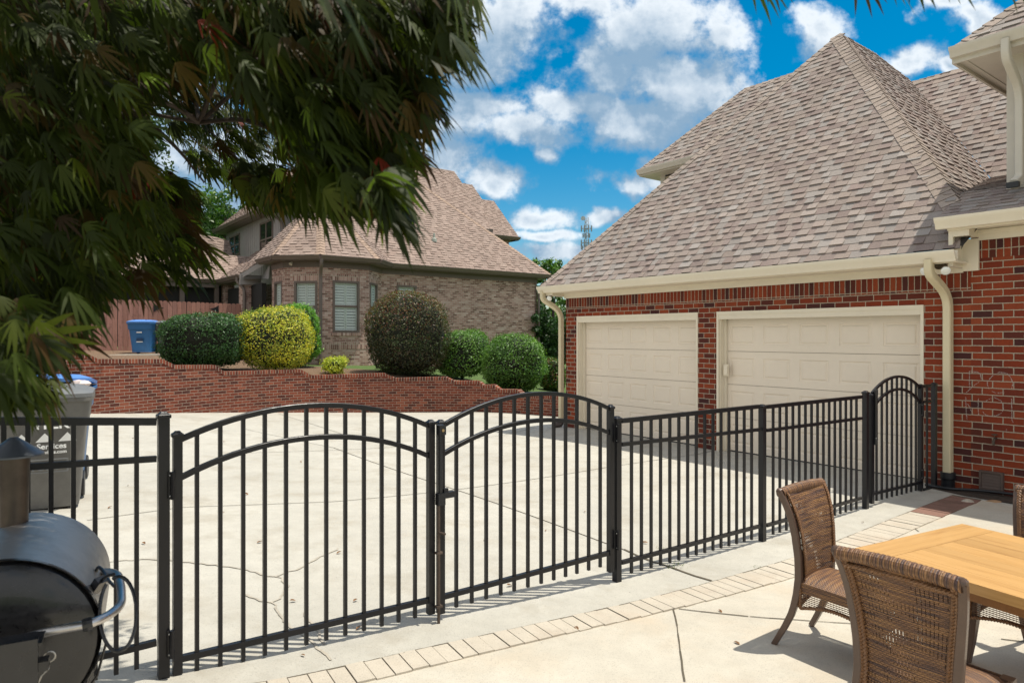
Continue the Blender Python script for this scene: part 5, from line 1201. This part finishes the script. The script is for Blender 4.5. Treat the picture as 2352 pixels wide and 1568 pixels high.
# roll: same weave turned
wickermat_roll = wickermat('woven_wicker_roll')
def place(o, cx, cy, fx, fy): o.location = (cx, cy, gz(cx, cy)+.006); o.rotation_euler = (0, 0, math.atan2(fy, fx)-PI/2)
def copy_tree(o, parent=None):
    c = o.copy(); COL.objects.link(c)
    if parent: c.parent = parent
    for ch in list(o.children): copy_tree(ch, c)
    return c
chA = make_chair('wicker chair at the end of the table, seen side-on nearest the fence')
chB = copy_tree(chA); chB['label'] = 'wicker chair in the foreground with its woven back turned to the viewer'
chC = copy_tree(chA); chC['label'] = 'wicker chair at the right edge on the far side of the table'
place(chA, 1.905, 3.855, .618, -.786); place(chB, 1.715, 2.812, .81, .59); place(chC, 2.855, 3.70, -.88, -.475)
# table
def woodmat(name, ang):
    m, t, b, o = newmat(name); uv = N(t, 'ShaderNodeTexCoord').outputs['Object']; mp = N(t, 'ShaderNodeMapping'); mp.vector_type = 'TEXTURE'; mp.inputs['Rotation'].default_value = (0,0,ang); mp.inputs['Scale'].default_value = (1/1.1,1/20,1/20); t.links.new(uv, mp.inputs[0])
    n = NOISE(t, mp.outputs[0], 2.2, 6, .62, Distortion=.4); at = N(t, 'ShaderNodeAttribute'); at.attribute_name = 'Col'
    c = RAMP(t, n, [(.28,(.40,.21,.07)),(.45,(.52,.30,.105)),(.6,(.58,.345,.13)),(.78,(.45,.24,.08))]); c = MIX(t, 1, c, at.outputs[0], 'MULTIPLY')
    t.links.new(c, b.inputs['Base Color']); b.inputs['Roughness'].default_value = .42; b.inputs['Coat Weight'].default_value = .15; bump(t, b, n, .15, .002); return m
TL = V((1.717,3.42)); te = V((.8818,.4716)).normalized(); tl = V((.4716,-.8818)).normalized()
te = V((2.549-1.717, 3.865-3.42)); TW = te.length; te.normalize(); tl = V((te.y, -te.x)); TLN = 1.75; TH = .74; TT = .045
table = thing('patio_table', (*(TL+te*TW/2+tl*TLN/2), gz(2.3,2.9)), 'honey coloured plank dining table on the patio at the lower right', 'table')
zt = gz(2.0,3.4)+TH
def tface(mbx, u0, u1, v0, v1, z0, z1, k):
    c = TL+te*(u0+u1)/2+tl*(v0+v1)/2; i0 = len(mbx.f); mbx.box((c.x, c.y, (z0+z1)/2), V((*te, 0))*(u1-u0)/2, V((*tl, 0))*(v1-v0)/2, UZ*(z1-z0)/2)
    for i in range(i0, len(mbx.f)): mbx.c[i] = (k, k*.98, k*.95)
m = MB(); np_ = 7; BE = .17
for i in range(np_): tface(m, TW*i/np_+.0006, TW*(i+1)/np_-.0006, BE+.001, TLN-BE-.001, zt-TT, zt, random.uniform(.82,1.05))
m.build('table_planks', woodmat('table_wood', math.atan2(tl.y, tl.x)), table, fixnormal=False)
m = MB(); tface(m, 0, TW, 0, BE-.001, zt-TT, zt, .96); wde = woodmat('table_end_wood', math.atan2(te.y, te.x)); m.build('breadboard_end', wde, table, fixnormal=False); m = MB(); tface(m, 0, TW, TLN-BE+.001, TLN, zt-TT, zt, .96); m.build('breadboard_end', wde, table, fixnormal=False)
wd2 = plain('table_base_wood', (.30,.14,.045), .5, var=.2, scale=8)
m = MB(); 
for u0, u1, v0, v1 in ((.10,.13,.25,TLN-.25),(TW-.13,TW-.10,.25,TLN-.25),(.10,TW-.10,.25,.28),(.10,TW-.10,TLN-.28,TLN-.25)): tface(m, u0, u1, v0, v1, zt-TT-.07, zt-TT, 1)
m.build('apron', wd2, table)
for vv_ in (.95,):
    m = MB(); tface(m, TW/2-.06, TW/2+.06, vv_-.05, vv_+.05, .09, zt-TT-.07, 1); tface(m, .22, TW-.22, vv_-.055, vv_+.055, .02, .09, 1); m.build('pedestal', wd2, table)
# ------------------------------------------------------------------ barrel smoker
AX = V((-.475,.88,0)).normalized(); AS = V((.88,.475,0)).normalized()
F0 = P(-6, 1496, 1.90); R = .25; BL = .60
sm = thing('pellet_smoker', (F0.x, F0.y, gz(-1.6,2.1)), 'black and stainless barrel smoker grill with chimney and tubular handle', 'grill')
def brushed(name, c, ro=.3):
    m, t, b, o = newmat(name); uv = N(t, 'ShaderNodeTexCoord').outputs['Object']; mp = N(t, 'ShaderNodeMapping'); mp.vector_type = 'TEXTURE'; mp.inputs['Rotation'].default_value = (0,0,math.atan2(.88,-.475)); mp.inputs['Scale'].default_value = (1/120,1/4,1/4); t.links.new(uv, mp.inputs[0])
    n = NOISE(t, mp.outputs[0], 1.5, 3, .6); s_ = NOISE(t, uv, 7, 6, .7); t.links.new(MIX(t, MR(t, s_, .45, .75), c+(1,), tuple(x*.72 for x in c)+(1,)), b.inputs['Base Color'])
    t.links.new(MR(t, M(t, 'ADD', M(t, 'MULTIPLY', n, .4), M(t, 'MULTIPLY', s_, .6)), .3, .7, ro, ro+.2), b.inputs['Roughness']); b.inputs['Metallic'].default_value = 1; return m
stain_s = brushed('scuffed_stainless', (.60,.57,.54), .38); tube_m = brushed('tube_steel', (.55,.53,.52), .2); blk = plain('greasy_black_enamel', (.012,.012,.014), .32, var=.6, scale=9, coat=.3)
def ringpt(s, ang, r): return F0+AX*s+AS*r*math.cos(ang)+UZ*r*math.sin(ang)
m = MB(); m.loft([[ringpt(s, 2*PI*j/48, r) for j in range(48)] for s, r in ((.0,R-.012),(-.012,R-.03),(-.022,R-.12),(-.024,.01))][::-1]+[[ringpt(.03, 2*PI*j/48, R-.004) for j in range(48)]]); m.build('end_cap', blk, sm, smooth=True)
m = MB(); m.loft([[ringpt(s, 2*PI*j/48, R+.004) for j in range(48)] for s in (-.004,.012)], False); m.build('end_rim', blk, sm, smooth=True)
m = MB(); a0_, a1_ = math.radians(-35), math.radians(205)
m.loft([[ringpt(s, a0_+(a1_-a0_)*j/40, R) for j in range(41)] for s in (.012,.2,.4,BL)], False, closed=False); m.loft([[ringpt(s, a0_+(a1_-a0_)*j/40, R-.004) for j in range(41)] for s in (.012,BL)], False, closed=False); lid = m.build('lid', stain_s, sm, smooth=True)
m = MB(); m.loft([[ringpt(s, a1_+(2*PI+a0_-a1_)*j/24, R-.002) for j in range(25)] for s in (.012,BL)], False, closed=False); m.loft([[ringpt(BL-.004+q, 2*PI*j/48, r) for j in range(48)] for q, r in ((0,R-.002),(.02,R-.03),(.02,.01))]); m.build('barrel', blk, sm, smooth=True)
HP = [P(-160,1492,1.72), P(0,1480,1.80), P(111,1449,1.84), P(205,1433,1.88), P(250,1413,1.94), P(279,1388,2.02), P(279,1352,2.12), P(272,1318,2.22), P(244,1311,2.28), P(195,1323,2.30)]
m = MB(); m.tube(arc(HP, 4), .0125, 12); hd_ = m.build('tube_handle', tube_m, sm, smooth=True)
m = MB(); m.lathe(P(201,1433,1.877), [(0,-.012),(.017,-.012),(.018,0),(.017,.012),(0,.012)], 12, axis=(.8,.5,.1)); m.build('handle_collar', blk, hd_)
m = MB(); m.lathe(P(32,1190,2.30)-UZ*.06, [(0,0),(.040,0),(.045,.285),(.038,.285),(.035,.02)], 24); ch = m.build('chimney', brushed('dark_chimney_steel', (.11,.09,.075), .35), sm, smooth=True)  # chimney steel in a dark, mottled base colour
cb_ = P(32,1060,2.30); m = MB(); m.lathe(cb_+UZ*.008, [(.0,-.03),(.012,-.03),(.012,.012),(.086,.012),(.086,.018),(.03,.060),(.012,.074),(0,.075)], 28); m.build('chimney_cap', plain('cap_grey_paint', (.10,.11,.13), .35, .5), ch, smooth=True)
m = MB(); m.lathe(cb_+UZ*-.05, [(.0415,0),(.0415,.035),(.0,.035)], 20); m.build('chimney_inside', blk, ch)
m = MB(); c = P(0, 1500, 1.72); m.box(P(-30,1520,1.72)-UZ*.03, AS*.13, AX*.02, UZ*.012); m.box(P(-30,1475,1.74)+UZ*-.012, AS*.12, AX*.045, UZ*.004); m.box(P(-46,1560,1.70), AS*.12, AX*.01, UZ*.08); m.build('side_shelf', blk, sm, bevel=.004)
m = MB(); wc = P(113,1507,1.84); 
m.tube([wc+AS*.014*math.cos(2*PI*i/14)+UZ*.014*math.sin(2*PI*i/14) for i in range(15)], .0022, 6); m.tube([wc-UZ*.012, P(112,1535,1.83), P(95,1552,1.83), P(88,1568,1.83), P(75,1600,1.83)], .0018, 6); m.build('temperature_probe_wire', plain('probe_wire', (.5,.48,.45), .4, .8), sm)
for sgn, s0 in ((1, .08), (-1, .08), (1, BL-.08), (-1, BL-.08)):
    b_ = ringpt(s0, 0, 0)+AS*sgn*.16; m = MB(); m.bar(V((b_.x, b_.y, b_.z-.18)), V((b_.x+AS.x*sgn*.05, b_.y+AS.y*sgn*.05, gz(b_.x, b_.y)-.0)), .04, .04); m.build('leg', blk, sm)
m = MB(); m.tube([ringpt(.02,-.15,R+.012), ringpt(.02,-.5,R+.02), ringpt(.02,-.9,R+.03)], .004, 6); m.build('grease_wire', blk, sm)
# power cord looped over the handle
cord = plain('rubber_cord', (.012,.013,.016), .3, coat=.2); m = MB(); lp = []
for i in range(30):
    a_ = math.radians(112)-math.radians(345)*i/29; lp.append(P(274+41*math.cos(a_)-5*i/29, 1409+86*-math.sin(a_), 2.02+.06*math.sin(a_*1.0)))
m.tube(lp, .0052, 8); m.tube(arc([P(219,1316,2.22), P(225,1300,2.22), P(236,1308,2.2), P(247,1330,2.15), P(262,1345,2.1)]), .0052, 8)
m.tube(arc([P(262,1318,2.05), P(244,1322,2.06), P(232,1334,2.07)]), .005, 8)
co = m.build('power_cord', cord, smooth=True); tag(co, 'black power cord looped over the smoker handle', 'cord'); m = MB(); m.bar(P(233,1330,2.07), P(213,1358,2.08), .030, .024); m.bar(P(213,1358,2.08), P(209,1366,2.08), .018, .014); m.build('plug', cord, co, bevel=.004)
# ------------------------------------------------------------------ Japanese maple in the foreground
mp_ = thing('japanese_maple', (-3.3,1.9,gz(-3.3,1.9)), 'dark lace-leaf maple whose drooping foliage hangs over the upper left', 'tree')
root = V((-3.3,1.9,gz(-3.3,1.9)-.1)); m = MB(); m.tube([root, root+V((.1,0,.7)), root+V((.05,.1,1.5)), root+V((.35,.1,2.1))], [.13,.10,.085,.07], 10); fork = root+V((.35,.1,2.1))
def limb(pts, r0, r1):
    pts = [V(p) for p in pts]; fine = arc(pts, 4); n = len(fine); m.tube(fine, [r0+(r1-r0)*i/(n-1) for i in range(n)], 7)
LB = []
for tgt in ((-.35,1.55,2.75),(-.15,1.9,2.6),(-1.1,2.4,2.55),(-.9,1.4,2.5),(-1.7,2.7,2.3),(-1.5,1.5,2.1),(-2.1,2.6,1.9),(-1.9,1.6,1.75),(.9,1.5,2.75),(-.6,2.9,2.9)):
    t_ = V(tgt); mid = fork.lerp(t_, .5)+UZ*.28; limb([fork, mid, t_], .03 if tgt[0] < .5 else .022, .006); LB.append((fork, mid, t_))
for pts in ([P(440,220,2.9),P(470,290,2.9),P(560,380,2.95),P(640,430,3)], [P(640,180,2.6),P(690,290,2.6),P(720,330,2.6)], [P(520,300,3),P(600,340,3),P(700,400,3),P(740,420,3)], [P(690,330,2.2),P(760,420,2.1),P(850,460,2.0)], [P(300,250,2),P(400,330,2.05),P(470,420,2.1)], [P(560,100,2),P(720,230,1.9),P(860,420,1.8)], [P(800,60,1.8),P(930,100,1.75),P(1040,120,1.75)], [P(100,500,1.9),P(250,600,2.0),P(380,640,2.1)], [P(20,700,1.7),P(100,800,1.7),P(160,860,1.7)]):
    limb(pts, .009, .003); a_ = V(pts[0]); 
    c_ = min(LB, key=lambda l: (l[2]-a_).length)[2]; limb([c_, c_.lerp(a_, .5)+UZ*.05, a_], .008, .008)
m.build('trunk', bark, mp_, smooth=True)
POLY = {}
def inpoly(px, py, poly):
    c = np.zeros(len(px), bool); n = len(poly); j = n-1
    for i in range(n):
        xi, yi = poly[i]; xj, yj = poly[j]; k = ((yi > py) != (yj > py)) & (px < (xj-xi)*(py-yi)/(yj-yi+1e-9)+xi); c ^= k; j = i
    return c
regions = [   # polygon, count, depth range, leaf length, tone
 ([(-120,-60),(560,-60),(520,90),(440,180),(330,230),(330,330),(380,450),(410,540),(330,560),(250,620),(215,690),(150,740),(60,790),(-120,850)], 4900, 1.5, 3.3, .064),
 ([(500,-60),(1040,-60),(1030,30),(960,120),(930,190),(880,260),(850,330),(760,380),(690,350),(640,280),(560,200),(480,120)], 3500, 1.35, 2.8, .066),
 ([(690,300),(880,300),(870,400),(800,430),(700,400)], 160, 1.5, 2.2, .068),
 ([(380,190),(640,200),(680,300),(660,400),(590,420),(480,400),(430,360),(390,300)], 560, 2.5, 3.9, .056),
 ([(380,400),(470,440),(440,520),(430,575),(350,590),(330,500)], 170, 2.2, 3.0, .062),
 ([(540,380),(640,400),(700,450),(650,480),(560,450)], 170, 2.2, 3.0, .062),
 ([(-100,700),(120,700),(110,790),(60,850),(-100,880)], 90, 1.3, 1.7, .062),
 ([(60,700),(180,720),(150,760),(60,790)], 60, 1.5, 1.9, .066),
]
sprigs = [(1010,60,1.5),(1000,20,1.5),(1040,5,1.4),(980,110,1.5),(960,170,1.5),(950,215,1.55),(930,250,1.6),(900,300,1.6),(880,360,1.6),(860,400,1.5),(905,345,1.5),(790,440,1.45),(830,455,1.35),(865,475,1.3),(810,480,1.4),(720,430,1.6),(660,440,1.9),(600,420,2.2),(560,420,2.3),(740,400,1.5),(900,490,1.3),(430,520,2.0),(440,560,2.0),(400,560,1.9),(180,690,1.6),(200,650,1.6),(165,720,1.5),(140,770,1.5),(50,830,1.4)]
LB_P = []; LB_L = []
sprigs += [(1030,90,1.45),(1050,60,1.45),(1060,30,1.5),(1060,5,1.5),(1070,90,1.4),(1020,130,1.45),(990,190,1.5),(975,240,1.5),(960,280,1.5),(930,330,1.5),(945,350,1.45),(925,380,1.4),(880,440,1.4),(900,470,1.3),(915,510,1.28),(760,470,1.5),(780,490,1.45),(700,470,1.7),(220,640,1.6),(240,620,1.7),(400,600,2.0),(455,590,2.0),(350,620,1.9),(300,650,1.8),(125,760,1.4),(100,800,1.35),(40,850,1.3),(100,895,1.35),(20,890,1.3)]
for poly, n, z0, z1, ln in regions:
    got = 0; xs_ = [p[0] for p in poly]; ys_ = [p[1] for p in poly]
    while got < n:
        px = rng.uniform(min(xs_), max(xs_), n); py = rng.uniform(min(ys_), max(ys_), n); ok = inpoly(px, py, poly); px, py = px[ok][:n-got], py[ok][:n-got]
        Z = rng.uniform(z0, z1, len(px)); LB_P.append(np.stack([(px-CX)*Z/F, Z, EYE-(py-HY)*Z/F], 1)); LB_L.append(np.full(len(px), ln)); got += len(px)
for x, y, Z in sprigs:
    if x > 700 and y > 430: y -= 28
    for _ in range(8):
        p = P(x+random.gauss(0,14), y+random.gauss(0,13), Z+random.gauss(0,.05)); LB_P.append(np.array([p])); LB_L.append(np.array([random.choice([.06,.07,.085])]))
for x in (1745,1775,1790,1990,2045,2060,2110,2190,2260,2330):
    for _ in range(1): p = P(x, -50+random.uniform(-14,8), 1.35+random.uniform(-.1,.1)); LB_P.append(np.array([p])); LB_L.append(np.array([.062]))
# unseen crown leaves above and beside the view, added to shade the foliage below
n = 1500; px = rng.uniform(-3.6, .15, n); py = rng.uniform(.2, 3.1, n); zz = EYE+.51*py+.06+rng.uniform(0, .55, n); keep = (zz < 3.9) & (px < -.1-.25*np.maximum(0, py-2.0))
LB_P.append(np.stack([px, py, zz], 1)[keep]); LB_L.append(np.full(keep.sum(), .12))
n = 900; px = rng.uniform(-3.8, -2.2, n); py = rng.uniform(1.0, 3.0, n); zz = rng.uniform(1.2, 3.2, n); keep = (px/py < -.80); LB_P.append(np.stack([px, py, zz], 1)[keep]); LB_L.append(np.full(keep.sum(), .10))
base = np.concatenate(LB_P); LL = np.concatenate(LB_L)*rng.uniform(.6, 1.35, len(base)); n = len(base)
main = np.array([.72,.0,-.62])+rng.normal(0, .30, (n, 3)); main /= np.linalg.norm(main, axis=1)[:, None]
nrmv = np.array([.35,-.55,.55])+rng.normal(0, .45, (n, 3)); nrmv -= main*(nrmv*main).sum(1)[:, None]; nrmv /= np.linalg.norm(nrmv, axis=1)[:, None]; sidev = np.cross(nrmv, main)
tt = [0, .22, .5, .78, 1.0]; ww = [0, .040, .058, .036, 0]; VV, FF, CC = [], [], []
pal = np.array([(.030,.045,.007),(.040,.060,.008),(.024,.034,.006),(.065,.085,.010),(.080,.055,.014),(.055,.032,.012)]); prob = [.30,.26,.16,.13,.10,.05]
lc = pal[rng.choice(len(pal), n, p=prob)]*rng.uniform(.55, 1.25, (n, 1)); red = rng.random(n) < .006; lc[red] = (.20,.03,.015); br_ = rng.random(n) < .03; lc[br_] = (.18,.28,.03)
vo_ = 0
for la_, ll_ in ((0,1.3),(17,1.15),(-17,1.15),(36,.95),(-36,.95),(62,.62),(-62,.62)):
    a_ = np.radians(la_)+rng.normal(0, .05, n); d = main*np.cos(a_)[:, None]+sidev*np.sin(a_)[:, None]; s_ = -main*np.sin(a_)[:, None]+sidev*np.cos(a_)[:, None]; l_ = (LL*ll_*rng.uniform(.85, 1.1, n))[:, None]
    b0 = base-main*LL[:, None]*.45; ring = []
    for t_, w_ in zip(tt, ww):
        c = b0+d*l_*t_-nrmv*l_*.16*t_*t_; c[:, 2] -= (l_[:, 0])*.30*t_*t_
        if w_ == 0: ring.append(c[:, None])
        else: ring.append(np.stack([c-s_*l_*w_, c+s_*l_*w_], 1))
    v = np.concatenate(ring, 1); k = v.shape[1]; VV.append(v.reshape(-1, 3)); o_ = vo_+np.arange(n)[:, None]*k; vo_ += n*k
    tri = [(0,1,2),(1,3,4),(1,4,2),(3,5,6),(3,6,4),(5,7,6)]
    for t3 in tri: FF.append(o_+np.array(t3)[None]); CC.append(np.repeat(lc, 3, axis=0))
npmesh('crown', np.concatenate(VV), np.concatenate(FF), np.concatenate(CC), maple_m, mp_)
t_ = tree('shaded tree standing left of the driveway, mostly behind the maple foliage', V((-11.6,13.2,.6)), 7.2, [(1.8,0,4.6,1.5,1.0),(3.3,-.4,4.8,1.3,.9),(2.4,.8,5.6,1.4,.9),(4.3,.3,5.3,1.0,.8),(.4,0,5.6,1.8,1.3),(-1.2,.5,4.8,1.6,1.2)], [(.02,.05,.012),(.03,.07,.015),(.045,.09,.02)], .12, 16000, .16)
# ------------------------------------------------------------------ litter
lf = plain('dry_leaf', (.20,.10,.04), .8, var=.5, scale=30); me0 = None
spots = [(660,1383),(770,1265),(500,1180),(920,1090),(1130,1245),(820,1380),(980,1300),(1350,1180),(1540,1010),(1480,1250),(600,1240),(705,1060),(560,1130),(300,1180),(330,1250),(285,1110),(240,1160),(1240,1215),(860,985),(1055,1010),(700,1500),(815,1440),(1310,1445),(1980,1205),(1700,1090),(1600,1130),(250,1310),(290,1400),(320,1010),(450,990),(520,1010),(1180,1340),(1690,1480),(1650,1405)]
for i, (x, y) in enumerate(spots):
    g = G(x+random.uniform(-15,15), y+random.uniform(-8,8))
    if me0 is None:
        mb = MB(); pts = [(0,-.02,.0),(.010,-.006,.007),(.008,.012,.009),(0,.026,.002),(-.009,.010,.008),(-.010,-.008,.006)]; mb.face([pts[0],pts[1],pts[2],(0,0,.002)]); mb.face([(0,0,.002),pts[2],pts[3],pts[4]]); mb.face([pts[0],(0,0,.002),pts[4],pts[5]]); o = mb.build('fallen_leaf', lf); me0 = o.data
    else: o = bpy.data.objects.new('fallen_leaf', me0); COL.objects.link(o)
    o.location = (g.x, g.y, gz(g.x, g.y)+.009); o.rotation_euler = (random.uniform(-.3,.3), random.uniform(-.3,.3), random.uniform(0, 6)); k = random.uniform(.6, 1.25); o.scale = (k, k, k)
    if x < 360: where = 'lying on the driveway behind the left fence section'
    elif x < 990: where = 'lying on the driveway behind the wide left gate leaf' if y < 1420 else 'lying just inside the wide left gate leaf near the paver band'
    elif x < 1410: where = 'lying on the driveway behind the right gate leaf' if y < 1330 else 'lying on the concrete strip inside the right gate leaf'
    elif y < 1300: where = 'lying on the driveway or strip near the right-hand fence sections'
    else: where = 'lying on the patio by the wicker chairs'
    tag(o, 'small dry brown leaf '+where, 'leaf', 'fallen leaves scattered on the concrete')
def weed(x, y, nb, s, label):
    g = G(x, y); c = V((g.x, g.y, gz(g.x, g.y)+.003)); n = nb*6; p = rng.normal(0, 1, (n, 3))*np.array([s, s, .0])+np.array(c); p[:, 2] += rng.uniform(.004, s*.6, n)
    nn_ = np.tile([0,0,1.], (n, 1)); w = leafcloud('weed', p, nn_, s*.45, np.array([(.12,.17,.03),(.2,.16,.06),(.07,.12,.02)])[rng.integers(0,3,n)], leaf_m, None, asp=.35, jit=.7); tag(w, label, 'weed')
weed(1552, 1302, 8, .045, 'green weed growing from the joint under the fence'); weed(1740, 1304, 4, .022, 'tiny weed at the paver edge left of the wicker chair'); weed(1515, 1262, 3, .03, 'dry weed in the driveway joint just behind the fence pickets')
